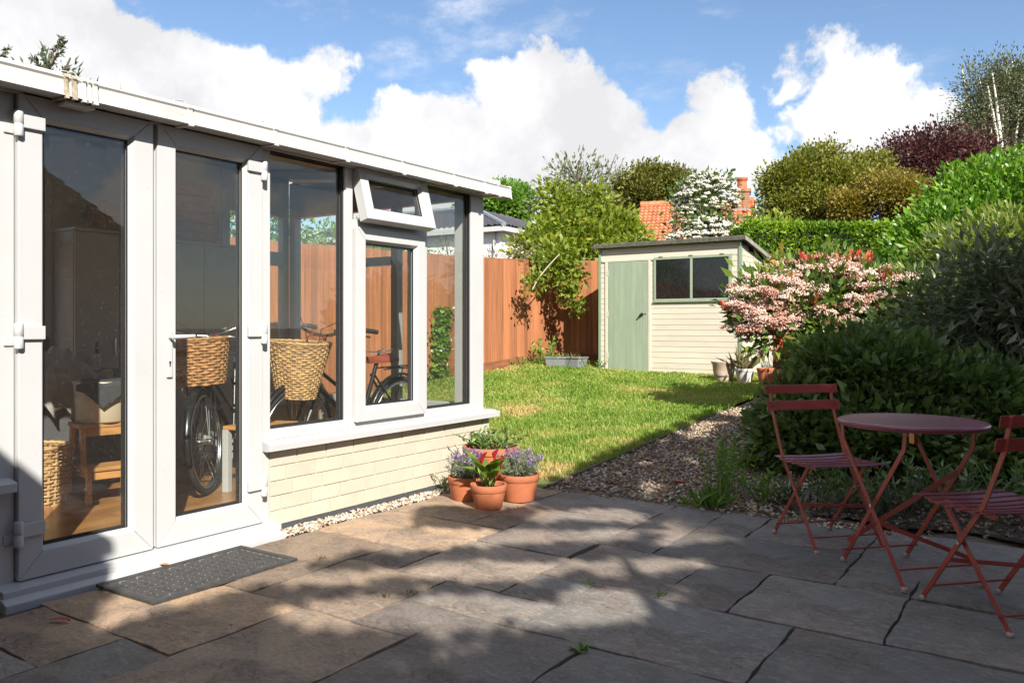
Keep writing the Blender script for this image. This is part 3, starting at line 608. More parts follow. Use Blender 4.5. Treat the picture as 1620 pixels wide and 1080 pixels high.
# end wall and rear glazing
def yz_frame(): pass
def xpost(x0, x1, z0, z1, y0=4.93, y1=5.0, name='frame_post'): part(MB().box((x0, y0, z0), (x1, y1, z1)), name, UPVC, bevel=.004)
ZR = lambda x: 2.235 + (-3.70 - x) * .11
for (x0, x1) in ((-5.85, -5.77), (-5.18, -5.10), (-4.60, -4.53)): xpost(x0, x1, ZB - .01, ZR(x0) - .02)
part(MB().box((-5.77, 4.93, ZB - .01), (-5.18, 5.0, ZB + .05)), 'bottom_rail', UPVC, bevel=.003); part(MB().box((-5.10, 4.93, ZB - .01), (-4.60, 5.0, ZB + .05)), 'bottom_rail', UPVC, bevel=.003); part(MB().box((-4.53, 4.93, ZB - .01), (-3.86, 5.0, ZB + .05)), 'bottom_rail', UPVC, bevel=.003)
for (x0, x1) in ((-5.77, -5.18), (-5.10, -4.60), (-4.53, -3.86)): 
    part(MB().box((x0, 4.93, 2.13), (x1, 5.0, 2.21)), 'top_rail', UPVC, bevel=.003)
    part(MB().box((x0, 4.962, ZB + .05), (x1, 4.968, 2.13)), 'glass_pane', GLASS)
part(MB().box((-5.10, 4.925, 1.66), (-4.60, 5.005, 1.73)), 'transom', UPVC, bevel=.003)
part(MB().prism([(-5.85, 2.21), (-3.86, 2.21), (-5.85, 2.44)], 1, 4.94, 4.99), 'gable_panel', UPVC)
for (y0, y1) in ((4.86, 4.93), (4.22, 4.30), (2.78, 2.84), (2.0, 2.06), (YW0, .65)): part(MB().box((-5.92, y0, ZB - .01), (-5.85, y1, 2.53)), 'frame_post', UPVC, bevel=.003)
part(MB().box((-5.91, 2.84, ZB - .01), (-5.86, 4.22, 2.54)), 'rear_panel', UPVC)
for (y0, y1) in ((4.30, 4.86), (2.06, 2.78), (.65, 2.0)):
    part(MB().box((-5.885, y0, ZB), (-5.879, y1, 2.42)), 'glass_pane', GLASS)
    part(MB().box((-5.92, y0, 1.70), (-5.85, y1, 1.82)), 'transom', UPVC, bevel=.003); part(MB().box((-5.92, y0, 2.14), (-5.85, y1, 2.53)), 'top_rail', UPVC, bevel=.003); part(MB().box((-5.92, y0, ZB - .01), (-5.85, y1, ZB + .05)), 'bottom_rail', UPVC, bevel=.003)
# roof
for i in range(6):
    y0 = YW0 - .02 + i * .765; y1 = y0 + .757
    part(MB().add([], []) or MB().prism([(-3.66, 2.245), (-3.66, 2.27), (-6.0, 2.527), (-6.0, 2.502)], 1, y0, y1), 'roof_panel', PANEL)
for i in range(7):
    y = YW0 - .024 + i * .765
    part(MB().prism([(-3.64, 2.225), (-3.64, 2.285), (-6.0, 2.545), (-6.0, 2.465)], 1, y - .025 + (.02 if i == 0 else 0), y + .025), 'glazing_bar', UPVC, bevel=.004)
part(MB().box((-3.79, YW0, 2.20), (-3.69, 5.02, 2.244)), 'eaves_beam', UPVC, bevel=.003)
part(MB().box((-3.689, YW0 - .02, 2.14), (-3.672, 5.03, 2.235)), 'fascia', UPVC, bevel=.002)
# square gutter, open at the top
GX0, GX1 = -3.672, -3.565
gp = [(GX0, 2.235), (GX0, 2.150), (GX1 + .012, 2.145), (GX1 + .003, 2.152), (GX1 - .004, 2.215), (GX1 + .004, 2.225), (GX1 - .004, 2.232), (GX1 - .012, 2.220), (GX1 - .006, 2.158), (GX0 + .006, 2.158), (GX0 + .006, 2.235)]
gut = part(MB().prism(gp, 1, YW0 - .3, 5.175), 'gutter', UPVCD, bevel=.0)
def union(y, w=.028, grow=.005, mat=UPVCD, name='gutter_union'):
    q = [(GX0, 2.147 - grow), (GX1 + .012 + grow, 2.140 - grow), (GX1 + .006 + grow, 2.15), (GX1 - .001 + grow, 2.216), (GX1 + .007 + grow, 2.226), (GX1 - .004, 2.236 + grow), (GX1 - .03, 2.238), (GX1 - .03, 2.222), (GX1 - .016, 2.216), (GX1 - .01, 2.16), (GX0, 2.16)]
    return part(MB().prism(q, 1, y - w / 2, y + w / 2), name, mat, gut, bevel=.002)
for y in (2.39, 2.91, 3.44, 3.94, 4.475, 4.84): union(y)
union(5.012, .03); union(5.168, .016, .003, name='stop_end')
DIRT = M('gutter_grime', (.34, .28, .2), .8, var=.5, vscale=30, bump=.3)
for k, (dy, w, g) in enumerate(((0, .016, .008), (.035, .02, .007), (.075, .018, .009), (.10, .014, .006), (.125, .02, .01))): union(1.79 + dy, w, g, DIRT if k in (0, 1) else UPVCD, 'gutter_joint')
part(MB().box((-3.66, 1.80, 2.118), (-3.585, 1.93, 2.134)), 'outlet_bracket', UPVCD, gut, bevel=.003)
WIRE = M('wire', (.5, .48, .44), .5)
for (y, w) in ((1.82, .09), (2.36, .08), (2.86, .03)):
    part(MB().tube([(-3.60, y - w / 2, 2.235), (-3.61, y - w / 3, 2.262), (-3.61, y + w / 3, 2.268), (-3.60, y + w / 2, 2.24)], .0028, 5), 'gutter_clip', WIRE, gut)
# ------------------------------------------------------------------ fences
FENCEM = M('fence_stain', (.32, .12, .048), .75, var=.3, vscale=4, stretch=(9, 9, .55), bump=.45, bscale=22, bdist=.006, objvar=.27, detail=8, speck=((.16, .07, .035), 5, .54, .7, .6, (6, 6, .35)))
FENCEG = M('gravel_board_wood', (.22, .085, .035), .85, var=.35, vscale=5, stretch=(1, 1, 4), bump=.3, bscale=30)
def board_mesh(h, w=.125):
    m = MB(); prof = [(-w/2, 0), (w/2, 0), (w/2, .006), (-w/2, .026)]
    n = len(prof); levels = [0, h * .5, h]
    for z in levels:
        for (a, b) in prof: m.v.append((a, b, z))
    for l in range(2):
        for i in range(n): m.f.append((l*n+i, l*n+(i+1)%n, (l+1)*n+(i+1)%n, (l+1)*n+i))
    m.f += [(3,2,1,0), tuple(2*n+i for i in range(n))]
    return m.mesh('fence_board')
def fence(p0, p1, label, ztop):
    p0, p1 = Vector(p0), Vector(p1); d = (p1 - p0).normalized(); L_ = (p1 - p0).length; ang = math.atan2(d.y, d.x)
    f = empty('garden_fence', (p0.x, p0.y, 0), ang, label, 'fence', 'stained featheredge fences')
    me = board_mesh(1.0); n = int(L_ / .1)
    for i in range(n):
        u = .05 + i * .1; w = p0 + d * u; z0 = ztf(w.x, w.y) + .12; z1 = ztop(u) + random.uniform(-.008, .008)
        o = link('fence_board', me, FENCEM, f); o.location = (u, random.uniform(-.004, .004) - .01, z0); o.scale = (1, 1, z1 - z0); o.rotation_euler = (0, random.uniform(-.006, .006), math.pi)
    u = 0
    while u < L_ - .2:
        v = min(u + 1.83, L_); a, b = p0 + d * u, p0 + d * v; za, zb = ztf(a.x, a.y) - .04, ztf(b.x, b.y) - .04
        m = MB(); m.add([(u + .004, -.045, za), (v - .004, -.045, zb), (v - .004, -.02, zb), (u + .004, -.02, za), (u + .004, -.045, za + .17), (v - .004, -.045, zb + .17), (v - .004, -.02, zb + .17), (u + .004, -.02, za + .17)], [(0,3,2,1),(4,5,6,7),(0,1,5,4),(1,2,6,5),(2,3,7,6),(3,0,4,7)])
        m.build('gravel_board', FENCEG, f)
        m = MB().box((u - .045, .03, za - .1), (u + .045, .12, ztop(u) - .1)); m.build('fence_post', FENCEM, f)
        u = v
    for zr in (.45, 1.1, 1.7):
        m = MB(); m.add([(0, .012, ztf(p0.x, p0.y) + zr), (L_, .012, ztf(p1.x, p1.y) + zr), (L_, .05, ztf(p1.x, p1.y) + zr), (0, .05, ztf(p0.x, p0.y) + zr), (0, .012, ztf(p0.x, p0.y) + zr + .06), (L_, .012, ztf(p1.x, p1.y) + zr + .06), (L_, .05, ztf(p1.x, p1.y) + zr + .06), (0, .05, ztf(p0.x, p0.y) + zr + .06)], [(0,3,2,1),(4,5,6,7),(0,1,5,4),(1,2,6,5),(2,3,7,6),(3,0,4,7)]); m.build('arris_rail', FENCEM, f)
    return f
fence((-7.5, .6, 0), (-7.5, 12.34, 0), 'long orange brown board fence behind the conservatory and lawn', lambda u: 2.08 + .021 * max(0, u - 3))
fence((-7.5, 12.34, 0), (-2.9, 14.25, 0), 'short length of board fence half shaded beside the shed', lambda u: 2.31)

# ------------------------------------------------------------------ shed
SHEDC = M('shed_cream', (.54, .487, .385), .6, var=.06, vscale=3, stretch=(1, 1, 4), bump=.2, bscale=60, bdist=.003, objvar=.05, speck=((.30, .24, .17), 7, .66, .72, .7, (.5, 1, 5)))
SHEDG = M('shed_green', (.25, .305, .215), .55, var=.1, vscale=3, stretch=(6, 6, .7), bump=.2, bscale=60, bdist=.003, objvar=.07, speck=((.2, .25, .17), 6, .58, .7, .6, (5, 5, .5)))
SHEDGD = M('shed_green_trim', (.20, .27, .18), .55, var=.1, vscale=8)
FELT = M('roof_felt', (.075, .072, .06), .95, var=.4, vscale=18, col2=(.13, .125, .085), bump=.6, bscale=120)
DARK = M('dark_interior', (.012, .011, .010), .9)
shed = empty('garden_shed', (-6.18, 11.49, .41), 0, 'cream clapboard garden shed with a sage green door', 'shed')
SW, SD = 2.28, 1.5                      # local: x 0..SW, y 0..SD back, z 0 base
ZF, ZBK = 2.0, 1.72
top = lambda y: ZF + (ZBK - ZF) * y / SD
MB().box((.02, .02, 0), (SW - .02, SD - .02, 1.7)).build('shed_core', DARK, shed)
wb_ = .083
def boards_front(x0, x1, z0, z1):
    z = z0
    while z < z1 - .01:
        h = min(wb_, z1 - z); m = MB().prism([(-.004, z), (-.019, z), (-.017, z + .008), (-.009, z + h - .003), (-.004, z + h - .003)], 0, x0, x1); m.build('weatherboard', SHEDC, shed); z += wb_
def fb(x0, x1, z0, z1, y=0):
    z = z0
    while z < z1 - .01:
        h = min(wb_, z1 - z); m = MB(); pr = [(-.002, z), (-.0145, z), (-.013, z + .007), (-.0095, z + h - .0025), (-.002, z + h - .0025)]
        m.add([(x0, p, q) for p, q in pr] + [(x1, p, q) for p, q in pr], [(i, (i + 1) % 5, 5 + (i + 1) % 5, 5 + i) for i in range(5)] + [(4, 3, 2, 1, 0), (5, 6, 7, 8, 9)]); m.build('weatherboard', SHEDC, shed); z += wb_
fb(.93, SW - .02, .03, 1.12); fb(.02, SW - .02, 1.80, 1.985)
fb(.845, .93, .03, 1.80); fb(SW - .13, SW - .02, 1.12, 1.80); fb(.02, .14, .03, 1.80)
def sb(x, sgn):
    z = .03
    while z < ZF - .02:
        h = wb_; ymax = SD if z + h <= ZBK else max(.0, (ZF - z - h) / (ZF - ZBK) * SD)
        if ymax > .1:
            pr = [(x + sgn * .002, z), (x + sgn * .0145, z), (x + sgn * .013, z + .007), (x + sgn * .0095, z + h - .0025), (x + sgn * .002, z + h - .0025)]
            m = MB(); m.add([(p, .02, q) for p, q in pr] + [(p, ymax, q) for p, q in pr], [(i, (i + 1) % 5, 5 + (i + 1) % 5, 5 + i) for i in range(5)] + [(4, 3, 2, 1, 0), (5, 6, 7, 8, 9)]); m.build('weatherboard', SHEDC, shed)
        z += wb_
sb(SW, 1); sb(0, -1)
for (x0, x1) in ((-.022, .022), (SW - .022, SW + .022)): MB().box((x0, -.028, 0), (x1, .02, 1.985)).build('corner_trim', SHEDGD, shed, bevel=.003)
MB().box((.10, -.03, .0), (.145, 0, 1.80)).build('door_jamb', SHEDC, shed, bevel=.003); MB().box((.845, -.03, .0), (.885, 0, 1.80)).build('door_jamb', SHEDC, shed, bevel=.003)
MB().box((.04, -.031, 1.765), (.93, 0, 1.80)).build('door_lintel', SHEDC, shed, bevel=.003)
door = MB().box((.147, -.008, .02), (.843, .01, 1.762)).build('door', SHEDG, shed)
for i in range(7):
    a = .147 + i * .0994; MB().box((a + .0012, -.026, .015), (a + .0982, -.009, 1.76 + random.uniform(-.003, .003))).build('door_plank', SHEDG, door, bevel=.003)
m = MB().tube([(.735, -.028, .93), (.735, -.05, .93), (.70, -.062, .895)], [.03, .022, .012], 10); m.build('handle', BLACKM, door)
MB().lathe([(.0, 0), (.028, 0), (.028, .006), (.0, .008)], 14).build('latch_plate', BLACKM, door).location = (.745, -.033, .94)
MB().tube([(.80, -.027, .94), (.80, -.034, .94)], .010, 8).build('keyhole', BLACKM, door)
for z in (.25, .90, 1.55): MB().box((.138, -.036, z), (.155, -.024, z + .09)).build('hinge', SHEDC, door)
win = MB().box((.93, -.012, 1.125), (SW - .13, -.003, 1.795)).build('window', DARK, shed)
w0, w1 = .935, SW - .135
for (a, b, c, d) in ((w0, w1, 1.13, 1.164), (w0, w1, 1.761, 1.795)): MB().box((a, -.034, c), (b, -.012, d)).build('frame', SHEDG, win, bevel=.004)
for (a, b) in ((w0, w0 + .034), ((w0 + w1) / 2 - .018, (w0 + w1) / 2 + .018), (w1 - .034, w1)): MB().box((a, -.033, 1.164), (b, -.012, 1.761)).build('frame', SHEDG, win, bevel=.004)
SHG = M('shed_glass', (.012, .012, .012), .06, spec=.5, var=.5, vscale=30)
for (a, b) in ((w0 + .034, (w0 + w1) / 2 - .018), ((w0 + w1) / 2 + .018, w1 - .034)): MB().box((a, -.019, 1.164), (b, -.0125, 1.761)).build('pane', SHG, win)
MB().box((w0 - .01, -.045, 1.112), (w1 + .01, -.012, 1.13)).build('window_sill', SHEDG, win, bevel=.003)
for x in (1.02, 1.5, 1.98): MB().box((x, -.04, 1.797), (x + .06, -.02, 1.81)).build('hinge', FELT, win)
rf = MB(); ov = .09
rf.add([(-ov, -ov, ZF + .01), (SW + ov, -ov, ZF + .01), (SW + ov, SD + ov, ZBK - .01), (-ov, SD + ov, ZBK - .01), (-ov, -ov, ZF + .055), (SW + ov, -ov, ZF + .055), (SW + ov, SD + ov, ZBK + .035), (-ov, SD + ov, ZBK + .035)], [(0,3,2,1),(4,5,6,7),(0,1,5,4),(1,2,6,5),(2,3,7,6),(3,0,4,7)])
roof = rf.build('roof', FELT, shed, bevel=.012)
MB().box((-ov, -ov - .018, ZF - .018), (SW + ov, -ov - .002, ZF + .03)).build('fascia', FELT, roof, bevel=.004)
m = MB(); x = SW + ov + .004; m.add([(x, -ov, ZF - .02), (x + .02, -ov, ZF - .02), (x + .02, SD + ov, ZBK - .04), (x, SD + ov, ZBK - .04), (x, -ov, ZF + .04), (x + .02, -ov, ZF + .04), (x + .02, SD + ov, ZBK + .02), (x, SD + ov, ZBK + .02)], [(0,3,2,1),(4,5,6,7),(0,1,5,4),(1,2,6,5),(2,3,7,6),(3,0,4,7)]); m.build('barge_board', M('grey_weathered_wood', (.27, .25, .22), .85, var=.3, vscale=10), roof, bevel=.003)
# ------------------------------------------------------------------ houses beyond
WHITE = M('white_render', (.78, .77, .74), .8, var=.05, vscale=3)
SLATE = M('slate_tiles', (.085, .08, .095), .6, var=.25, vscale=8)
REDT = M('red_clay_tiles', (.5, .15, .065), .8, var=.3, vscale=5, col2=(.6, .25, .12))
BRICKM = M('old_brick', (.33, .16, .09), .85, var=.35, vscale=9, bump=.3, bscale=30)
LEAD = M('lead_flashing', (.22, .23, .26), .5, var=.2)
def tiled(mb, o, u, v, nu, nv, amp=.045, per=8):
    """corrugated tile field: origin o, along-eave u, up-slope v; nu rolls, nv courses, each course stepped"""
    o, u, v = Vector(o), Vector(u), Vector(v); n = u.cross(v).normalized(); P = []; F = []
    cols = nu * 4
    for j in range(nv):
        for e in (0, 1):
            for i in range(cols + 1):
                h = amp * abs(math.sin(math.pi * i / 4)) + (amp * .9 if e == 0 else 0.0)
                P.append(o + u * (i / cols) + v * ((j + e * 1.0) / nv) + n * h)
    k = cols + 1
    for r in range(2 * nv - 1):
        for i in range(cols): F.append((r*k+i, r*k+i+1, (r+1)*k+i+1, (r+1)*k+i))
    mb.add(P, F)
def hip_plane(mb, fn, nu, nv, amp):
    """corrugated roof plane: fn(u, t) gives a point, u along the eave, t up the slope"""
    P = []; cols = nu * 4
    for j in range(nv):
        for e in (0, 1):
            for i in range(cols + 1):
                p = Vector(fn(i / cols, (j + e) / nv)); p.z += amp * abs(math.sin(math.pi * i / 4)) + (amp * .8 if e == 0 else 0); P.append(p)
    k = cols + 1; mb.add(P, [(r*k+i, r*k+i+1, (r+1)*k+i+1, (r+1)*k+i) for r in range(2 * nv - 1) for i in range(cols)])
def white_house():
    D = 27; c = at(797, 357, D); ze = c.z - .5; zr = at(796, 325, D + 3.5).z - .5; a = 3.4
    h = empty('white_house', (c.x, c.y, .5), math.radians(4), 'white rendered house with a dark slate hipped roof', 'house')
    MB().box((-9, .35, -1), (-.35, 9, ze - .12)).build('wall', WHITE, h)
    MB().box((-9.2, .0, ze - .16), (0, .06, ze)).build('fascia', UPVC, h); MB().box((-.06, .062, ze - .16), (0, 9, ze)).build('fascia', UPVC, h); MB().box((-9, .07, ze - .12), (-.07, 9, ze - .08)).build('soffit', UPVC, h)
    m = MB(); hip_plane(m, lambda u, t: (-9.2 + (9.2 - a * t) * u, a * t, ze + (zr - ze) * t), 38, 12, .05); r = m.build('roof', SLATE, h)
    m = MB(); hip_plane(m, lambda u, t: (-a * t, a * t + (9.0 - 2 * a * t) * u, ze + (zr - ze) * t), 38, 12, .05); m.build('roof_hip', SLATE, r)
    MB().tube([(0, 0, ze + .06), (-a, a, zr + .09)], .09, 8).build('hip_tiles', LEAD, r); MB().tube([(-9.2, a, zr + .08), (-a, a, zr + .09)], .09, 8).build('ridge_tiles', LEAD, r)
    MB().tube([(-.55, .28, -1), (-.55, .28, ze - .16)], .05, 8).build('downpipe', UPVC, h)
    for x in (-4.6, -2.6):
        w = MB().box((x, .30, .9), (x + 1.1, .36, 2.0)).build('window', UPVC, h); MB().box((x + .08, .29, .98), (x + 1.02, .2995, 1.92)).build('pane', SHG, w)
white_house()
def red_house():
    D = 26; a = at(1000, 420, D); b = at(1198, 420, D - 1); a.z = b.z = .6; d = (b - a); L_ = d.length; ang = math.atan2(d.y, d.x)
    h = empty('red_roofed_house', (a.x, a.y, .6), ang, 'red clay tiled cottage with a brick chimney beyond the shed', 'house')
    ze = at(1100, 400, D).z - .6; zr = at(1190, 312, D - 1).z - .6 + .25
    MB().box((.15, 0, -1), (L_ - .1, 5, ze)).build('wall', WHITE, h)
    m = MB(); tiled(m, (0, -.3, ze - .15), (L_, 0, 0), (0, 2.8, zr - ze + .15), 26, 17, .05); r = m.build('roof', REDT, h)
    m = MB(); tiled(m, (L_, 5.3, ze - .15), (-L_, 0, 0), (0, -2.8, zr - ze + .15), 26, 17, .05); m.build('rear_slope', REDT, r)
    for i in range(14): MB().tube([(L_ * i / 14 + .01, 2.5, zr + .02), (L_ * (i + 1) / 14 - .01, 2.5, zr + .02)], .12, 8).build('ridge_tile', REDT, r)
    MB().prism([(0.1, ze), (4.9, ze), (2.5, zr - .1)], 0, L_ - .12, L_ - .02).build('gable', WHITE, h)
    m = MB(); m.bar((L_ + .03, -.32, ze - .2), (L_ + .03, 2.5, zr), .22, .06, (0, 0, 1)); m.bar((L_ + .03, 5.3, ze - .2), (L_ + .03, 2.5, zr), .22, .06, (0, 0, 1)); m.build('barge_board', UPVC, r)
    cx = L_ - .42; zc = at(1183, 285, D - 1).z - .6
    ch = MB().box((cx - .24, 2.1, zr - .9), (cx + .24, 2.9, zc)).build('chimney', BRICKM, h)
    # brick courses
    z = zr - .55
    bm1 = MB().box((-.11, -.012, -.034), (.11, .012, .034)).mesh('chimney_brick')
    k = 0
    while z < zc - .03:
        for x in (cx - .125, cx + .125): 
            o = link('chimney_brick', bm1, BRICKM, ch); o.location = (x, 2.092, z + .04); o.scale = (1.08 if k % 2 else 1, 1, 1)
        z += .078; k += 1
    MB().box((cx - .29, 2.05, zc), (cx + .29, 2.95, zc + .09)).build('chimney_cap', BRICKM, ch)
    MB().lathe([(.2, 0), (.17, .12), (.15, .3), (.2, .38), (.2, .44), (.13, .44)], 18, (cx, 2.5, zc + .09)).build('chimney_pot', TERRA, ch)
    MB().box((cx - .32, 1.96, zr - .62), (cx + .32, 2.06, zr - .3)).build('flashing', LEAD, ch)
    MB().tube([(L_ + .25, 2.5, zr - .8), (L_ + .25, 2.5, zr + .95)], .022, 6).build('aerial_mast', STEEL, h)
    MB().tube([(L_ - .02, 2.5, zr + .85), (L_ + .55, 2.5, zr + .88)], .012, 5).build('aerial', STEEL, h)
red_house()
# ------------------------------------------------------------------ plants
def merge(parts):
    Vs, Fs, Ts, k = [], [], [], 0
    for V, F, T in parts: Vs.append(V); Fs.append(F + k); Ts.append(T); k += len(V)
    return np.concatenate(Vs), np.concatenate(Fs), np.concatenate(Ts)
def limbs(name, base, tips, r0, mat, parent, wob=.12, off=Vector((0, 0, 0))):
    """trunk forking into limbs that reach the given tips"""
    m = MB(); base = Vector(base)
    for t in tips:
        t = Vector(t); d = t - base; n = 7; pts = []
        wv = Vector((random.uniform(-1, 1), random.uniform(-1, 1), 0)) * wob * d.length
        for i in range(n + 1):
            s = i / n; p = base + Vector((d.x * s ** 1.5, d.y * s ** 1.5, d.z * s ** .85)) + wv * math.sin(math.pi * s) * .5
            pts.append(p - off)
        m.tube(pts, [r0 * (1 - .85 * i / n) for i in range(n + 1)], 6, cap=False)
    return m.build(name, mat, parent, smooth=True)
def plant(name, base, lobes, nclump, nleaf, spread, size, width, mat, label, cat, group=None, style='leaf', shell=.6, trunk=.06, ntips=7, upbias=.3, barkm=None, part_name='crown', extra=None, trunk_name='trunk', holes=0, lowz=None):
    root = empty(name, tuple(base), 0, label, cat, group); base = Vector(base)
    if style == 'quad' or extra: lobes = ragged(lobes)
    P, out, tint, cc = clump_points(lobes, nclump, nleaf, spread, shell)
    if lowz is not None: k = P[:, 2] > lowz(P) if callable(lowz) else P[:, 2] > lowz; P, out, tint = P[k], out[k], tint[k]
    out[:, 2] += upbias; L_ = size * RNG.uniform(.45, 1.45, len(P)) * (.8 + .4 * tint); W_ = L_ * width
    V, F, T = leaves(P, out, L_, W_, tint) if style == 'leaf' else diamonds(P, out, size, size * width, tint)
    V = V - np.array(base)[None]
    link(part_name, arr_mesh(part_name, V, F, T), mat, root)
    if trunk:
        idx = RNG.choice(len(cc), min(ntips, len(cc)), replace=False)
        limbs(trunk_name, base, [tuple(np.array(base) + (cc[i] - np.array(base)) * 1.07) for i in idx], trunk, barkm or BARK, root, off=base)
    return root, cc
def A(px, py, D): return tuple(at(px, py, D))
def lobe(px, py, D, rpx, rpy=None, rd=None):
    """an ellipsoid of foliage D metres off, rpx/rpy photograph pixels wide/high -> metres"""
    k = D / FPX; rx = rpx * k; rz = (rpy or rpx) * k; rd = rd or rx
    return (A(px, py, D), (max(rx, rd * .8), max(rd, rx * .8), rz))
G_LAUREL = leafmat('laurel_leaf', [(0, (.05, .085, .02)), (.5, (.095, .15, .035)), (1, (.2, .26, .075))], .36, .3, .6)
G_HEDGE = leafmat('hedge_leaf', [(0, (.045, .10, .012)), (.5, (.10, .22, .02)), (1, (.24, .38, .05))], .33, .3, .55)
G_HEDGE2 = leafmat('clipped_hedge_leaf', [(0, (.06, .12, .012)), (.5, (.16, .28, .022)), (1, (.30, .42, .04))], .38, .3, .5)
G_GREY = leafmat('buddleia_leaf', [(0, (.05, .065, .03)), (.5, (.095, .12, .055)), (1, (.18, .205, .11))], .5, .25, .4)
G_YEL = leafmat('yellow_green_leaf', [(0, (.09, .13, .015)), (.4, (.17, .235, .025)), (.8, (.29, .33, .04)), (1, (.36, .29, .05))], .5, .35)
G_OLIVE = leafmat('olive_leaf', [(0, (.06, .08, .012)), (.45, (.15, .17, .02)), (.8, (.25, .24, .035)), (1, (.3, .2, .04))], .55, .3)
G_OLIVE2 = leafmat('dark_olive_leaf', [(0, (.055, .065, .012)), (.5, (.13, .135, .02)), (1, (.22, .2, .035))], .55, .25)
G_PURP = leafmat('purple_leaf', [(0, (.035, .014, .016)), (.5, (.075, .022, .022)), (1, (.14, .05, .035))], .5, .25)
G_BIRCH = leafmat('birch_leaf', [(0, (.07, .085, .045)), (.5, (.12, .135, .06)), (1, (.19, .19, .09))], .55, .3)
G_HAW = leafmat('hawthorn_leaf', [(0, (.05, .085, .02)), (.6, (.10, .15, .035)), (1, (.17, .21, .06))], .5, .3)
G_BLOS = leafmat('white_blossom', [(0, (.55, .53, .42)), (1, (.8, .78, .72))], .7, .25, .2)
G_PINK = leafmat('pink_blossom', [(0, (.46, .21, .14)), (.3, (.60, .36, .28)), (.65, (.74, .56, .46)), (1, (.82, .72, .63))], .75, .25, .2)
G_RED = leafmat('red_leaf', [(0, (.33, .03, .02)), (.5, (.52, .07, .04)), (1, (.55, .18, .08))], .4, .35)
G_PHOT = leafmat('photinia_leaf', [(0, (.035, .085, .018)), (.5, (.09, .17, .03)), (.85, (.2, .26, .04)), (1, (.36, .2, .05))], .35, .3, .6)
G_FRESH = leafmat('fresh_leaf', [(0, (.07, .15, .02)), (.5, (.13, .25, .03)), (1, (.22, .34, .05))], .45, .35)
G_LAV = leafmat('lavender_leaf', [(0, (.12, .14, .09)), (.5, (.19, .22, .14)), (1, (.27, .3, .2))], .65, .2, .25)
G_LAVF = leafmat('lavender_flower', [(0, (.12, .08, .15)), (.5, (.22, .15, .27)), (1, (.34, .27, .38))], .7, .25, .2)
G_DRY = leafmat('dry_leaf', [(0, (.12, .09, .045)), (.5, (.2, .17, .08)), (1, (.14, .15, .05))], .7, .2, .2)

# hedges
def hedge(name, box, n, size, mat, label, bulge=.12, width=.55):
    (x0, y0, z0), (x1, y1, z1), rz = box          # local box, rotated by rz about (x0, y0)
    root = empty(name, (x0, y0, 0), rz, label, 'hedge'); lx, ly = x1, y1
    P = []; O = []
    for face, wgt in (('f', lx * (z1 - z0)), ('b', lx * (z1 - z0) * .3), ('t', lx * ly), ('l', ly * (z1 - z0)), ('r', ly * (z1 - z0))):
        k = int(n * wgt / (lx * (z1 - z0) * 1.3 + lx * ly + 2 * ly * (z1 - z0))); a, b = RNG.random(k), RNG.random(k); dep = bulge * RNG.random(k) ** 1.3
        lump = .05 * np.sin(a * lx * 4 + b * 5) * np.sin(b * 9 + a * lx * 2.2)
        if face in 'fb': y = (dep + lump) if face == 'f' else ly - dep; p = np.stack([a * lx, y if np.ndim(y) else np.full(k, y), z0 + b * (z1 - z0)], 1); o = np.tile([0, -1 if face == 'f' else 1, .35], (k, 1))
        elif face == 't': p = np.stack([a * lx, b * ly, z1 - dep + lump], 1); o = np.tile([0, -.2, 1.], (k, 1))
        else: p = np.stack([dep if face == 'l' else lx - dep, a * ly, z0 + b * (z1 - z0)], 1); o = np.tile([-1 if face == 'l' else 1, 0, .35], (k, 1))
        P.append(p); O.append(o.astype(float))
    P = np.concatenate(P); O = np.concatenate(O) + RNG.normal(size=(len(P), 3)) * .55
    t = np.clip(.5 + .25 * np.sin(P[:, 0] * 3.1 + P[:, 2] * 2) + RNG.normal(0, .25, len(P)), 0, 1); L_ = size * RNG.uniform(.6, 1.3, len(P))
    V, F, T = leaves(P, O, L_, L_ * width, t); link('foliage', arr_mesh('foliage', V, F, T), mat, root)
    MB().box((bulge, bulge, z0), (lx - bulge, ly - bulge, z1 - bulge)).build('twigs', M('hedge_core', (.012, .018, .006), 1), root)
    return root
pa, pb = at(1185, 352, 15.5), at(1500, 345, 15.5); dd = pb - pa
hedge('clipped_hedge', ((pa.x, pa.y, .3), (dd.length, 1.2, pa.z), math.atan2(dd.y, dd.x)), 26000, .085, G_HEDGE2, 'bright clipped hedge with a level top behind the shed')
plant('cherry_laurel', (-.2, 11.2, .4), [lobe(1640, 420, 10.0, 150, 165, 1.3), lobe(1545, 430, 9.8, 82, 120, .9), lobe(1640, 350, 9.6, 70, 60, .7), lobe(1560, 340, 10.4, 60, 70, .8), lobe(1500, 460, 9.6, 60, 110, .8), lobe(1490, 400, 9.9, 36, 60, .6)], 1700, 46, .12, .075, .52, G_HEDGE, 'tall rounded bright green laurel hedge at the right edge', 'hedge', shell=.18, trunk=.07, upbias=.15, part_name='foliage', trunk_name='stems')
plant('pruned_shrub', (-.2, 8.6, .3), [lobe(1600, 385, 8.3, 60, 34, .6), lobe(1545, 410, 8.3, 66, 40, .6), lobe(1505, 455, 8.3, 45, 60, .5)], 200, 36, .1, .10, .3, leafmat('pruned_leaf', [(0, (.07, .12, .02)), (.5, (.15, .21, .035)), (1, (.27, .29, .07))], .45, .35), 'yellow green trimmed shrub in front of the tall laurel', 'shrub', shell=.4, trunk=.03, upbias=.5, trunk_name='stems', part_name='foliage')
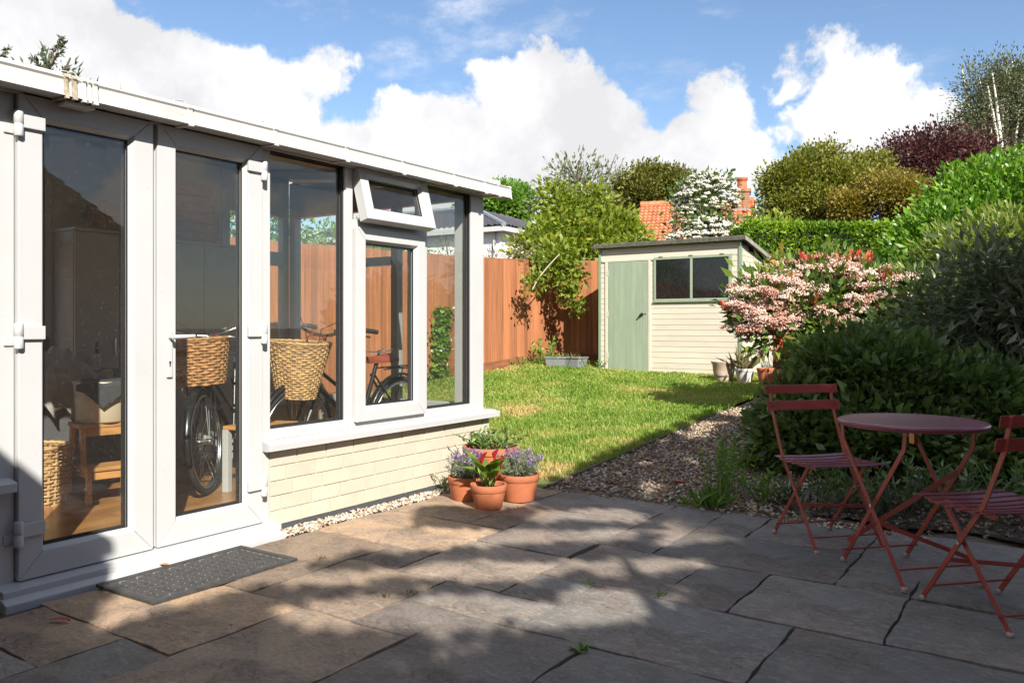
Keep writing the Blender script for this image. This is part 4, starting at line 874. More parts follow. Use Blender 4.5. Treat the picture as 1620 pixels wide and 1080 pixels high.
# dark border shrubs
plant('buddleia_bush', (-.1, 6.9, .1), [lobe(1590, 500, 6.6, 62, 70, .5), lobe(1625, 455, 6.5, 60, 60, .5), lobe(1540, 530, 6.7, 48, 75, .45), lobe(1640, 560, 6.3, 60, 100, .5), lobe(1560, 445, 6.7, 34, 26, .4)], 330, 16, .16, .125, .24, G_GREY, 'dark grey green bush with long drooping leaves in shade', 'shrub', extra=True, shell=.8, trunk=.014, ntips=46, upbias=-.15, trunk_name='stems', part_name='foliage')
plant('shade_shrub', (-.9, 7.3, .1), [lobe(1450, 545, 7.4, 70, 60, .6), lobe(1400, 600, 7.2, 60, 60, .5), lobe(1490, 500, 7.8, 45, 60, .5)], 130, 26, .12, .10, .4, G_LAUREL, 'low dark shrub half hidden behind the choisya mound', 'shrub', shell=.7, trunk=.02, ntips=9, trunk_name='stems', part_name='foliage')
lb = [lobe(1348, 592, 6.5, 82, 56, .5), lobe(1268, 655, 6.3, 50, 46, .28), lobe(1270, 695, 6.1, 66, 52, .35), lobe(1420, 610, 6.3, 80, 58, .55), lobe(1510, 625, 6.1, 80, 45, .5), lobe(1590, 660, 6.0, 70, 60, .5), lobe(1400, 690, 6.0, 120, 60, .5), lobe(1530, 720, 5.9, 110, 60, .5)]
plant('choisya_mound', (-1.0, 6.2, .08), lb, 1350, 22, .075, .085, .5, G_LAUREL, 'broad mound of glossy dark green leaves behind the bistro set', 'shrub', shell=.35, trunk=.03, ntips=14, upbias=.2, part_name='foliage', trunk_name='stems', lowz=.12)
# photinia in blossom
pl = [lobe(1310, 500, 8.6, 95, 60, .75), lobe(1225, 480, 8.4, 60, 45, .5), lobe(1400, 480, 8.6, 70, 50, .6), lobe(1290, 440, 8.7, 70, 30, .5), lobe(1222, 512, 8.3, 36, 34, .4)]
pho, _ = plant('photinia_bush', (-2.05, 8.75, .25), pl, 330, 15, .1, .12, .36, G_PHOT, 'flowering bush with pink white blossom heads and red shoots', 'bush', shell=.6, trunk=.035, ntips=16, upbias=.5, part_name='foliage', trunk_name='stems')
def blossom_heads(root, heads, mat, name='blossom', n=70, dot=.011):
    base = np.array(root.location); parts = []
    for (c, r) in heads:
        d = rdir(n); d[:, 2] = np.abs(d[:, 2]) * .55 + RNG.normal(0, .08, n); p = np.array(c) + d * np.array([r, r, r]) * RNG.uniform(.75, 1.05, (n, 1)); t = np.clip(RNG.normal(.55, .25) + RNG.normal(0, .25, n), 0, 1)
        k = n; o = np.array([[1,0,0],[0,1,0],[-1,0,0],[0,-1,0],[0,0,1],[0,0,-1]]) * dot
        V = (p[:, None] + o[None] * RNG.uniform(.6, 1.3, (n, 1, 1))).reshape(-1, 3); F = (np.array([[0,1,4],[1,2,4],[2,3,4],[3,0,4],[1,0,5],[2,1,5],[3,2,5],[0,3,5]])[None] + (np.arange(k) * 6)[:, None, None]).reshape(-1, 3)
        parts.append((V, F, np.repeat(t, 6)))
    V, F, T = merge(parts); return link(name, arr_mesh(name, V - base, F, T), mat, root)
def heads_on(lobes, n, rmin, rmax, front=True, top=.0):
    H = []
    while len(H) < n:
        i = RNG.integers(len(lobes)); c, r = lobes[i]; d = rdir(1)[0]
        if d[2] < -.55 + top: continue
        p = np.array(c) + d * np.array(r) * RNG.uniform(.85, 1.12)
        if front and np.dot(d[:2], -p[:2]) < -.25 * np.linalg.norm(p[:2]): continue
        H.append((p, RNG.uniform(rmin, rmax)))
    return H
blossom_heads(pho, heads_on(pl, 350, .05, .125), G_PINK, n=120, dot=.0095)
hs = [(np.array(A(x, y, D)), r) for x, y, D, r in ((1425,440,8.4,.09),(1440,445,8.4,.07),(1410,442,8.4,.08),(1465,462,8.2,.09),(1450,470,8.2,.08),(1480,465,8.2,.05),(1410,530,8.0,.07),(1395,548,8.0,.07),(1425,535,8.0,.06),(1150,520,8.3,.07),(1165,500,8.3,.08),(1180,540,8.2,.07),(1200,560,8.2,.07),(1215,555,8.1,.07))]
blossom_heads(pho, hs, G_PINK, n=90, dot=.0085)
def shoots(root, spots, mat, L_=.13, per=9, name='red_shoot'):
    base = np.array(root.location); P = []; D = []
    for c in spots:
        for k in range(per): P.append(np.array(c) + RNG.normal(0, .02, 3)); d = RNG.normal(0, .45, 3); d[2] = 1; D.append(d)
    P, D = np.array(P), np.array(D); V, F, T = leaves(P, D, L_ * RNG.uniform(.7, 1.3, len(P)), L_ * .33, RNG.random(len(P)), fold=.3)
    for i in range(len(spots)): link(name, arr_mesh(name, V[i*per*5:(i+1)*per*5] - base, np.concatenate([np.arange(per)[:, None] * 5 + np.array([q]) for q in ([0, 4, 1], [1, 4, 2], [0, 3, 4], [3, 2, 4])]), T[i*per*5:(i+1)*per*5]), mat, root)
shoots(pho, [A(x, y, D) for x, y, D in ((1270,410,8.4),(1285,414,8.4),(1305,416,8.4),(1350,405,8.4),(1362,408,8.4),(1374,414,8.4),(1325,414,8.4),(1340,416,8.4),(1404,440,8.1),(1335,430,8.5),(1145,488,8.3),(1225,497,8.1),(1185,527,8.1),(1290,480,8.0),(1235,545,8.0),(1355,430,8.7),(1395,455,8.4),(1310,435,8.3))], G_RED, L_=.085, per=13)
# shrub climbing over the fence corner
pl2 = [lobe(890, 375, 15.2, 50, 28, .7), lobe(848, 392, 14.6, 30, 16, .4), lobe(945, 380, 15.4, 34, 26, .6), lobe(905, 340, 15.5, 30, 26, .5), lobe(975, 362, 15.6, 22, 20, .4), lobe(992, 394, 15.4, 28, 16, .4), lobe(925, 398, 15.2, 56, 14, .5), lobe(880, 412, 13.7, 32, 16, .25), lobe(945, 325, 15.7, 14, 22, .3), lobe(878, 318, 15.6, 14, 20, .3), lobe(998, 380, 15.6, 18, 20, .3)]
r_, _ = plant('forsythia_shrub', (-8.0, 13.6, .5), pl2, 520, 26, .12, .11, .55, G_YEL, 'yellow green shrub spilling over the fence corner', 'shrub', shell=.6, trunk=.05, ntips=22, upbias=.15, part_name='foliage', trunk_name='stems')
P = []
for (x, y, D) in ((880,430,13.5),(890,445,13.4),(905,430,13.5),(900,455,13.4),(908,470,13.4),(895,462,13.4),(912,450,13.4),(845,440,12.9),(838,452,12.8),(850,445,12.9),(915,488,13.5),(902,480,13.4),(918,430,13.6),(888,420,13.5),(868,418,13.4),(858,412,13.4)):
    c = np.array(A(x, y, D)); P.append(c + RNG.normal(0, .085, (55, 3)))
P = np.concatenate(P); O = RNG.normal(size=P.shape) + np.array([.3, -.5, .1]); V, F, T = leaves(P, O, .1 * RNG.uniform(.6, 1.2, len(P)), .055, RNG.random(len(P)) * .7); link('trailing_foliage', arr_mesh('trailing_foliage', V - np.array(r_.location), F, T), G_YEL, r_)
m = MB(); o_ = r_.location
m.tube([Vector(A(885, 402, 13.3)) - o_, Vector(A(868, 420, 13.0)) - o_, Vector(A(852, 440, 12.75)) - o_, Vector(A(842, 458, 12.6)) - o_], .008, 5); m.build('bare_stem', M('pale_twig', (.42, .34, .24), .8), r_)
plant('wispy_shrub', (-8.6, 14.2, .5), [lobe(910, 285, 16, 45, 34, .7), lobe(950, 285, 16.2, 25, 26, .5), lobe(870, 310, 16, 25, 30, .5)], 110, 13, .13, .10, .4, leafmat('grey_green_leaf', [(0, (.09, .11, .05)), (.5, (.16, .19, .09)), (1, (.26, .27, .15))], .5, .35), 'thin grey green shrub with sparse upright shoots', 'shrub', shell=.8, trunk=.04, ntips=24, upbias=.5, part_name='foliage', trunk_name='stems')
plant('twiggy_shrub', (-8.3, 10.8, .5), [lobe(790, 411, 13.4, 40, 10, .4), lobe(832, 405, 13.8, 20, 14, .4), lobe(700, 394, 12.6, 45, 14, .4)], 60, 10, .1, .09, .2, G_DRY, 'brownish twiggy shrub showing just over the fence top', 'shrub', shell=.8, trunk=.02, ntips=30, upbias=.7, part_name='foliage', trunk_name='twigs')
plant('leafy_shrub', (-8.4, 7.0, .4), [((-8.5, 6.6, 2.2), (.7, .9, .55)), ((-8.5, 8.2, 2.15), (.7, .9, .45)), ((-8.6, 5.2, 2.3), (.7, .9, .75)), ((-8.6, 9.4, 2.1), (.6, .7, .3)), ((-8.6, 3.8, 2.3), (.7, .9, .7))], 560, 30, .1, .065, .45, G_HEDGE, 'green shrubs beyond the fence, seen through the conservatory', 'shrub', shell=.6, trunk=.03, ntips=12, part_name='foliage', trunk_name='stems')
# trees beyond
TG = 'trees beyond the garden'
plant('broadleaf_tree', A(790, 520, 42), [lobe(790, 325, 42, 38, 28), lobe(815, 318, 42, 18, 16), lobe(760, 330, 42, 30, 25)], 700, 34, .3, .2, .7, G_FRESH, 'fresh green tree behind the slate roofed house', 'tree', TG, 'quad', trunk=.25)
plant('round_tree', A(1040, 520, 34), [lobe(1035, 305, 34, 52, 40), lobe(1015, 295, 34, 34, 28), lobe(1065, 295, 34, 34, 26), lobe(1000, 330, 34, 34, 30)], 1100, 40, .28, .15, .6, G_OLIVE2, 'dense dark olive round tree above the red roof', 'tree', TG, 'quad', trunk=.25, shell=.4)
hl = [lobe(1110, 325, 18, 38, 40), lobe(1112, 296, 18.2, 36, 18), lobe(1090, 322, 18.1, 24, 28), lobe(1140, 318, 18.1, 26, 30), lobe(1092, 350, 18, 28, 26), lobe(1122, 362, 17.6, 36, 16), lobe(1105, 378, 17.6, 46, 10), lobe(1165, 368, 17.6, 24, 9)]
haw, _ = plant('hawthorn_tree', A(1120, 470, 18), hl, 150, 20, .16, .12, .5, G_HAW, 'white blossoming hawthorn in front of the red roof', 'tree', TG, trunk=.09, ntips=20, shell=.7, upbias=.3)
blossom_heads(haw, heads_on(hl, 560, .03, .085), G_BLOS, n=26, dot=.022)
hw2 = [(np.array(A(x, y, 18)), .05) for x, y in ((1155,275),(1158,285),(1150,300),(1160,270),(1148,315))]; blossom_heads(haw, hw2, G_HAW, n=16, dot=.03, name='top_spray')
plant('olive_tree', A(1270, 480, 23), [lobe(1260, 300, 23, 55, 50), lobe(1320, 280, 23, 50, 46), lobe(1340, 320, 22.6, 60, 36), lobe(1248, 345, 22.6, 36, 22), lobe(1290, 330, 22.4, 60, 30), lobe(1226, 290, 23, 14, 18), lobe(1370, 270, 23.4, 30, 26)], 1300, 42, .2, .105, .6, G_OLIVE, 'broad olive yellow tree behind the clipped hedge', 'tree', TG, 'quad', trunk=.16, ntips=14, shell=.5)
plant('golden_tree', A(1410, 480, 21), [lobe(1400, 315, 21, 55, 30), lobe(1440, 330, 20.6, 40, 26), lobe(1360, 330, 21, 40, 24)], 700, 36, .15, .085, .6, leafmat('golden_leaf', [(0, (.12, .11, .015)), (.5, (.24, .2, .03)), (1, (.3, .2, .05))], .5, .3), 'golden bronze bush above the hedge, right of the olive tree', 'tree', TG, 'quad', trunk=.1, ntips=9, shell=.5)
plant('purple_plum_tree', A(1470, 470, 25), [lobe(1440, 260, 25, 48, 34), lobe(1490, 270, 25, 55, 44), lobe(1540, 265, 25, 36, 40), lobe(1465, 235, 25, 40, 22), lobe(1500, 300, 24.6, 50, 30)], 700, 26, .3, .12, .5, G_PURP, 'purple leaved plum tree with bare upper twigs', 'tree', TG, 'quad', trunk=.14, ntips=60, shell=.8, barkm=M('plum_bark', (.07, .045, .045), .9))
plant('silver_birch', A(1590, 480, 29), [lobe(1590, 170, 29, 60, 60), lobe(1550, 215, 29, 45, 45), lobe(1620, 240, 29, 50, 60), lobe(1610, 130, 29, 30, 34), lobe(1525, 245, 29, 30, 30), lobe(1650, 170, 29, 60, 70)], 1300, 24, .36, .12, .45, G_BIRCH, 'tall silver birch with a thin crown and pale trunk', 'tree', TG, 'quad', trunk=.16, ntips=46, shell=.9, barkm=M('birch_bark', (.62, .58, .5), .8, var=.2, vscale=6), upbias=.4)
plant('conifer_tree', A(45, 500, 11), [lobe(72, 150, 11, 60, 48), lobe(-10, 150, 11, 50, 46), lobe(85, 95, 11, 12, 22)], 70, 14, .1, .11, .3, G_GREY, 'tree behind the conservatory, one twig showing over the gutter', 'tree', TG, trunk=.08, ntips=12, shell=.8, upbias=.4)
con = bpy.data.objects['conifer_tree']; o_ = con.location; P = []; O = []
for pts in (((62, 118), (78, 96), (88, 76), (99, 58)), ((78, 96), (90, 88), (98, 82)), ((66, 112), (56, 98), (50, 92)), ((0, 90), (8, 82), (14, 78)), ((72, 104), (66, 86), (68, 78)), ((88, 76), (96, 76), (102, 70))):
    q = [Vector(A(x, y, 11)) - o_ for x, y in pts]; MB().tube(q, .011, 5).build('branch', BARK, con)
    for a, b in zip(q, q[1:]):
        for k in range(16): P.append(np.array(a.lerp(b, random.random()) + o_)); O.append(np.array((b - a).normalized()) * .6 + RNG.normal(0, .5, 3))
P, O = np.array(P), np.array(O); V, F, T = leaves(P, O, .085 * RNG.uniform(.6, 1.2, len(P)), .03, RNG.random(len(P))); link('twig_leaves', arr_mesh('twig_leaves', V - np.array(o_), F, T), G_GREY, con)
plant('back_thicket', A(1100, 440, 19), [lobe(985, 398, 17, 26, 18), lobe(1222, 378, 18, 40, 25)], 110, 22, .18, .13, .5, G_YEL, 'yellow green thicket along the garden end behind the shed', 'shrub', None, trunk=.05, shell=.6, part_name='foliage', trunk_name='stems')
# a far-off belt of trees closing the view
def belt():
    n = 9000; a = RNG.uniform(-1.35, 1.2, n) + YAW; r = RNG.uniform(60, 85, n); h = 3.2 + 1.6 * np.sin(a * 21) * np.sin(a * 8.3) + 1.0 * np.sin(a * 53); z = .3 + RNG.random(n) ** .7 * h
    P = np.stack([-np.sin(a) * r, np.cos(a) * r, z], 1); V, F, T = diamonds(P, rdir(n) + np.array([0, 0, .4]), 1.5, 1.0, RNG.random(n)); o = link('far_trees', arr_mesh('far_trees', V, F, T), G_OLIVE2); tag(o, kind='stuff')
belt()
# ivy on the fence, seen through the open casement
n = 520; y = 9.02 + RNG.normal(0, .10, n); z = RNG.uniform(.45, 1.45, n); y += (1.45 - z) * -.12; P = np.stack([np.full(n, -7.44) + RNG.uniform(0, .05, n), y, z], 1)
iv = empty('ivy_plant', (-7.44, 8.95, .4), 0, 'narrow ivy climbing the fence, seen through the casement pane', 'ivy'); V, F, T = leaves(P, np.tile([.7, 0, -.4], (n, 1)) + RNG.normal(0, .4, (n, 3)), .075 * RNG.uniform(.6, 1.2, n), .065, RNG.random(n)); link('foliage', arr_mesh('foliage', V - np.array(iv.location), F, T), G_HEDGE, iv); MB().tube([(0, 0, 0), (-.01, .05, .5), (-.01, .07, .9)], .01, 5).build('stem', BARK, iv)

# small plants
def tuft(name, pos, n, L_, w, mat, label, cat, spread=.04, up=1.0, lean=.5, group=None, hgt=0.):
    r = empty(name, tuple(pos), 0, label, cat, group); P = RNG.normal(0, spread, (n, 3)); P[:, 2] = RNG.random(n) * hgt; D = RNG.normal(0, lean, (n, 3)); D[:, 2] = up
    V, F, T = leaves(P, D, L_ * RNG.uniform(.6, 1.25, n), w, RNG.random(n), fold=.15, droop=.25); link('leaves', arr_mesh('leaves', V, F, T), mat, r); return r
def gpos(px, py):
    d = ray(px, py); t = 1.5
    while t < 40:
        p = Vector((0, 0, CAM_H)) + d * t
        if p.z <= ztf(p.x, p.y): break
        t += .01
    return p
def stemmy(name, pos, n, h, mat, leaf, label, cat, spread=.07):
    r = empty(name, tuple(pos), 0, label, cat); m = MB(); P = []; D = []
    for k in range(n):
        a = random.uniform(0, 6.28); s = spread * random.random() ** .5; hh = h * random.uniform(.55, 1.1); b = Vector((s * math.cos(a), s * math.sin(a), 0)); t = b * 1.8 + Vector((random.gauss(0, .04), random.gauss(0, .04), hh)); m.tube([b, b.lerp(t, .5) + Vector((0, 0, .02)), t], .003, 4)
        for q in range(int(hh / leaf * 3.2)): s_ = random.uniform(.15, 1); P.append(np.array(b.lerp(t, s_))); d = RNG.normal(0, .7, 3); d[2] = .55; D.append(d)
    m.build('stems', G_STEM, r); P, D = np.array(P), np.array(D); V, F, T = leaves(P, D, leaf * RNG.uniform(.6, 1.2, len(P)), leaf * .3, RNG.random(len(P))); link('leaves', arr_mesh('leaves', V, F, T), mat, r); return r
G_STEM = M('green_stem', (.13, .2, .05), .6)
stemmy('euphorbia_plant', gpos(1142, 792), 13, .42, G_FRESH, .045, 'tall leafy stems growing at the gravel edge', 'plant', .09)
stemmy('euphorbia_plant', gpos(1165, 780), 9, .36, G_HEDGE, .045, 'darker leafy stems against the shrub by the gravel', 'plant', .08)
stemmy('border_plant', gpos(1210, 795), 12, .2, G_FRESH, .06, 'bright leafed low plant beside the near bistro chair leg', 'plant', .07)
tuft('grass_clump', gpos(1125, 803), 60, .17, .008, G_FRESH, 'arching grass clump on the gravel by the flagstones', 'grass clump', .05, .8, .7)
tuft('grass_clump', gpos(1245, 800), 50, .16, .008, G_GREY, 'grey grass clump under the left bistro chair', 'grass clump', .06, .8, .7)
tuft('grass_clump', gpos(1400, 812), 60, .17, .008, G_GREY, 'grey grass clump under the bistro table', 'grass clump', .08, .8, .8)
tuft('dock_plant', gpos(1200, 745), 9, .2, .1, G_LAUREL, 'broad leaved dark plant at the foot of the shrub', 'plant', .05, .8, .7)
stemmy('daisy_plant', gpos(1480, 808), 12, .18, G_GREY, .03, 'grey leafed daisy between table and right chair', 'plant', .1)
stemmy('lily_plant', gpos(1560, 800), 10, .3, G_LAUREL, .07, 'dark leafy clump behind the right bistro chair', 'plant', .15)
stemmy('fern_plant', gpos(1345, 795), 14, .28, G_LAUREL, .06, 'dark leafy clump behind the bistro table', 'plant', .18)
for i, (px, py, lb_) in enumerate(((1043, 942, 'weed tuft in the joint of two flagstones, right of centre'), (935, 925, 'tiny weed tuft in a paving joint before the pots'), (508, 886, 'dry weed in the paving joint below the doormat'), (612, 945, 'thin weed in the joint of the middle paving slabs'), (652, 940, 'small weed beside the square flagstone'), (922, 1026, 'flat rosette weed in the front paving joint'))):
    tuft('weed', gpos(px, py), 12 if i != 5 else 10, .03 if i != 5 else .055, .004 if i != 5 else .012, G_DRY if i in (2, 3, 4) else G_HEDGE, lb_, 'weed', .012, 1 if i != 5 else .25, .5 if i != 5 else .9, 'weeds in the paving joints')
for i, (px, py, hh, mt, lf, lb_) in enumerate(((1290, 808, .2, G_GREY, .05, 'silvery low plant between the left chair and the table'), (1370, 806, .24, G_GREY, .045, 'silvery stems straight behind the table legs'), (1430, 806, .3, G_LAUREL, .07, 'dark green clump between the table and the solar light'), (1515, 812, .26, G_GREY, .05, 'grey leafed plant behind the right chair seat'), (1600, 815, .34, G_LAUREL, .08, 'dark green clump at the right edge of the border'), (1330, 790, .32, G_LAUREL, .06, 'dark green stems in front of the choisya, left of centre'))): stemmy('border_plant', gpos(px, py), 16, hh, mt, lf, lb_, 'plant', .16)
n = 2600; x = RNG.uniform(-1.35, 1.0, n); y = 5.03 + RNG.random(n) ** 1.5 * 1.1; P = np.stack([x, y, zt(x, y) + .03 + RNG.uniform(-.008, .012, n)], 1); D = RNG.normal(size=(n, 3)); D[:, 2] *= .2; V, F, T = leaves(P, D, .035 * RNG.uniform(.5, 1.4, n), .016, RNG.random(n)); o = link('leaf_litter', arr_mesh('leaf_litter', V, F, T), leafmat('litter_leaf', [(0, (.06, .045, .03)), (.5, (.16, .11, .07)), (1, (.3, .25, .18))], .8, .1, .2)); tag(o, kind='stuff')
stemmy('nettle_plant', gpos(856, 578), 14, .42, G_FRESH, .1, 'leafy green weed against the fence beside the grey tubs', 'plant', .14)
stemmy('low_weed', gpos(832, 578), 14, .16, G_FRESH, .06, 'low yellow green weeds along the fence foot', 'plant', .25)
# plants in tubs by the fence corner
GREYP = M('grey_plastic', (.2, .21, .22), .55, var=.1)
def tub(px, py, w, d, h, label, rz=0):
    p = gpos(px, py); t = empty('planter_tub', tuple(p), rz, label, 'planter', 'grey tubs at the fence corner'); m = MB()
    a, b = (w / 2, d / 2), (w / 2 * .86, d / 2 * .86); P = []
    for (hx, hy, z) in ((b[0], b[1], 0), (a[0], a[1], h), (a[0] + .012, a[1] + .012, h), (a[0] + .012, a[1] + .012, h + .02), (a[0] - .012, a[1] - .012, h + .02), (a[0] - .02, a[1] - .02, h - .03)):
        P += [(-hx, -hy, z), (hx, -hy, z), (hx, hy, z), (-hx, hy, z)]
    m.add(P, [(3, 2, 1, 0)] + [(r * 4 + i, r * 4 + (i + 1) % 4, r * 4 + 4 + (i + 1) % 4, r * 4 + 4 + i) for r in range(5) for i in range(4)]); m.build('tub', GREYP, t, bevel=.004)
    MB().box((-a[0] + .02, -a[1] + .02, h - .05), (a[0] - .02, a[1] - .02, h - .03)).build('soil', SOIL, t); return t, p + Vector((0, 0, h - .03))
_, q = tub(882, 581, .34, .25, .15, 'grey planter tub nearest the leafy weed', .2); tuft('tub_seedlings', q, 30, .12, .02, G_FRESH, 'green seedlings in the tub nearest the leafy weed', 'plant', .08, 1, .5)
_, q = tub(907, 582, .38, .26, .16, 'grey planter tub nearest the shed door', -.1); tuft('tub_straw', q, 40, .13, .006, G_DRY, 'dry straw stalks in the tub nearest the shed', 'plant', .1, 1, .6)
stemmy('corner_weed', gpos(935, 582), 14, .12, G_HEDGE, .05, 'low weeds beside the shed corner', 'plant', .2)
# ------------------------------------------------------------------ terracotta pots by the wall
def pot_profile(r, h, rim=.045, taper=.72, t=.012):
    return [(0, 0), (r * taper * .96, 0), (r * taper, .006), (r * .955, h - rim), (r * .965, h - rim), (r * 1.0, h - rim + .004), (r * 1.02, h - .006), (r * 1.01, h), (r - t, h), (r - t - .004, h - .01), (r - t - .006, h - .03), (0, h - .03)]
def pot(px, py, r, h, label, rim=.045, taper=.72, mat=None, prof=None, group='terracotta pots', pos=None, soil=.03):
    p = pos or gpos(px, py); o = empty('plant_pot', tuple(p), 0, label, 'pot', group); MB().lathe((prof or pot_profile(r, h, rim, taper))[:-1], 40).build('pot_wall', mat or TERRA, o, smooth=50)
    MB().lathe([(0, h - soil + .008), (r * .5, h - soil + .004), (r - .02, h - soil)], 24).build('soil', SOIL, o, smooth=True); return p
def lavender(pos, r, h, n, label):
    o = empty('lavender_plant', tuple(pos), 0, label, 'lavender'); P = []; D = []; FP = []; FD = []; SP = MB()
    for k in range(n):
        a = random.uniform(0, 6.28); s = random.random() ** .5; b = Vector((.45 * r * s * math.cos(a), .45 * r * s * math.sin(a), 0)); t = Vector((r * s * math.cos(a), r * s * math.sin(a), h * (1 - .35 * s * s) * random.uniform(.8, 1.1)))
        for q in range(13): u = random.uniform(.1, .95); P.append(np.array(b.lerp(t, u))); d = np.array((t - b).normalized()) * .8 + RNG.normal(0, .5, 3); D.append(d)
        if random.random() < .34:
            tip = t + Vector((random.gauss(0, .012), random.gauss(0, .012), random.uniform(.02, .05))); SP.tube([b.lerp(t, .7), tip], .0016, 3, cap=False)
            for q in range(11): FP.append(np.array(tip) + RNG.normal(0, [.006, .006, .011])); FD.append(RNG.normal(0, 1, 3) + np.array([0, 0, .7]))
    P, D, FP, FD = map(np.array, (P, D, FP, FD)); V, F, T = leaves(P, D, .034 * RNG.uniform(.6, 1.3, len(P)), .0055, RNG.random(len(P))); link('leaves', arr_mesh('leaves', V, F, T), G_LAV, o)
    V, F, T = leaves(FP, FD, .017, .010, np.clip(RNG.normal(.55, .3, len(FP)), 0, 1)); link('flowers', arr_mesh('flowers', V, F, T), G_LAVF, o)['kind'] = 'stuff'; SP.build('stalks', G_STEM, o)
pb = pot(0, 0, .195, .315, 'wide terracotta bowl pot at the back of the pot group', rim=.05, taper=.7, mat=TERRA, pos=Vector((-3.36, 4.62, 0)))
pot(0, 0, .128, .155, 'terracotta pot with lavender nearest the conservatory wall', pos=Vector((-3.32, 4.30, 0)), taper=.8)
pot(0, 0, .132, .175, 'terracotta pot with lavender on the lawn side of the group', pos=Vector((-3.02, 4.48, 0)), taper=.78)
pot(0, 0, .115, .155, 'front terracotta pot with the red calla lily', pos=Vector((-3.04, 4.16, 0)), taper=.74)
lavender((-3.32, 4.30, .13), .15, .145, 150, 'purple lavender in the pot beside the wall'); lavender((-3.02, 4.48, .15), .15, .135, 150, 'grey green lavender in the pot on the lawn side')
# calla
cal = empty('calla_plant', (-3.04, 4.16, .13), 0, 'calla lily with broad green leaves and dark red flowers', 'calla lily'); P = []; D = []; m = MB()
for k in range(17):
    a = random.uniform(0, 6.28); b = Vector((.03 * math.cos(a), .03 * math.sin(a), 0)); hh = random.uniform(.04, .12); t = b * random.uniform(1.4, 2.6) + Vector((0, 0, hh)); m.tube([b, b.lerp(t, .6), t], [.006, .0055, .004], 6); P.append(np.array(t)); D.append(np.array([math.cos(a) * .75, math.sin(a) * .75, random.uniform(.4, 1.5)]))
m.build('stalks', leafmat('calla_stalk', [(0, (.22, .3, .06)), (1, (.2, .28, .05))], .4, .1), cal, smooth=True); P, D = np.array(P), np.array(D); V, F, T = leaves(P, D, RNG.uniform(.11, .17, len(P)), .062, .3 + .6 * RNG.random(len(P)), fold=.18, droop=.3, up=np.tile([0, 0, 1.], (len(P), 1))); link('leaves', arr_mesh('leaves', V, F, T), G_FRESH, cal)
SPATHE = M('calla_red', (.33, .018, .02), .4, var=.3, vscale=20)
for (dx, dy, dz, tl) in ((-.075, .03, .17, .5), (-.085, -.01, .14, .4), (.0, .06, .19, .2), (.065, .045, .15, -.4), (-.06, .06, .10, .6)):
    m = MB(); m.tube([(dx * .3, dy * .3, 0), (dx * .8, dy * .8, dz * .6), (dx, dy, dz - .02)], .0035, 5)
    def sp(u, v):
        a = u * 5.6 - 2.8; r = (.006 + .017 * v ** 1.6) * (1 + .25 * math.cos(a)); return (dx + r * math.cos(a) + tl * .02 * v, dy + r * math.sin(a), dz - .025 + .055 * v + .02 * v * math.cos(a))
    m.grid(sp, 12, 6); m.build('flower', SPATHE, cal, smooth=True)
stemmy('herb_plant', Vector((-3.36, 4.62, .29)), 60, .11, leafmat('herb_leaf', [(0, (.06, .10, .03)), (.5, (.12, .19, .04)), (1, (.2, .28, .06))], .5, .3), .06, 'low green herbs filling the wide terracotta bowl', 'plant', .14)
stemmy('dry_weed', Vector((-3.60, 4.42, 0)), 7, .12, G_DRY, .035, 'brownish weed against the wall beside the lavender pot', 'plant', .03)
# pots by the shed
PALE = M('limed_terracotta', (.5, .33, .22), .85, var=.25, vscale=6, col2=(.55, .48, .40), bump=.2)
p = at(1145, 590, 11.25); p.z = ztf(p.x, p.y)
pot(0, 0, .165, .285, 'empty pale limed pot at the corner of the shed', prof=[(0, 0), (.105, 0), (.11, .01), (.145, .14), (.155, .24), (.172, .262), (.175, .28), (.165, .287), (.14, .27), (.135, .2), (.1, .06), (0, .06)], mat=PALE, pos=p, soil=.2, group='pots by the shed')
p2 = at(1178, 588, 11.0); p2.z = ztf(p2.x, p2.y)
pot(0, 0, .125, .2, 'whitish weathered pot between the pale pot and the orange one', mat=M('white_pot', (.6, .56, .5), .8, var=.2, vscale=8), pos=p2, group='pots by the shed'); tuft('dead_plant', p2 + Vector((0, 0, .18)), 40, .3, .03, G_DRY, 'dried drooping plant in the whitish pot', 'plant', .05, .9, .5)
p3 = at(1212, 586, 10.8); p3.z = ztf(p3.x, p3.y) - .02
pot(0, 0, .12, .24, 'bright orange terracotta pot under the photinia', pos=p3, group='pots by the shed'); 
p4 = at(1226, 584, 10.5); p4.z = ztf(p4.x, p4.y) - .02; pot(0, 0, .1, .2, 'small orange pot mostly hidden by the shrubs', pos=p4, group='pots by the shed')

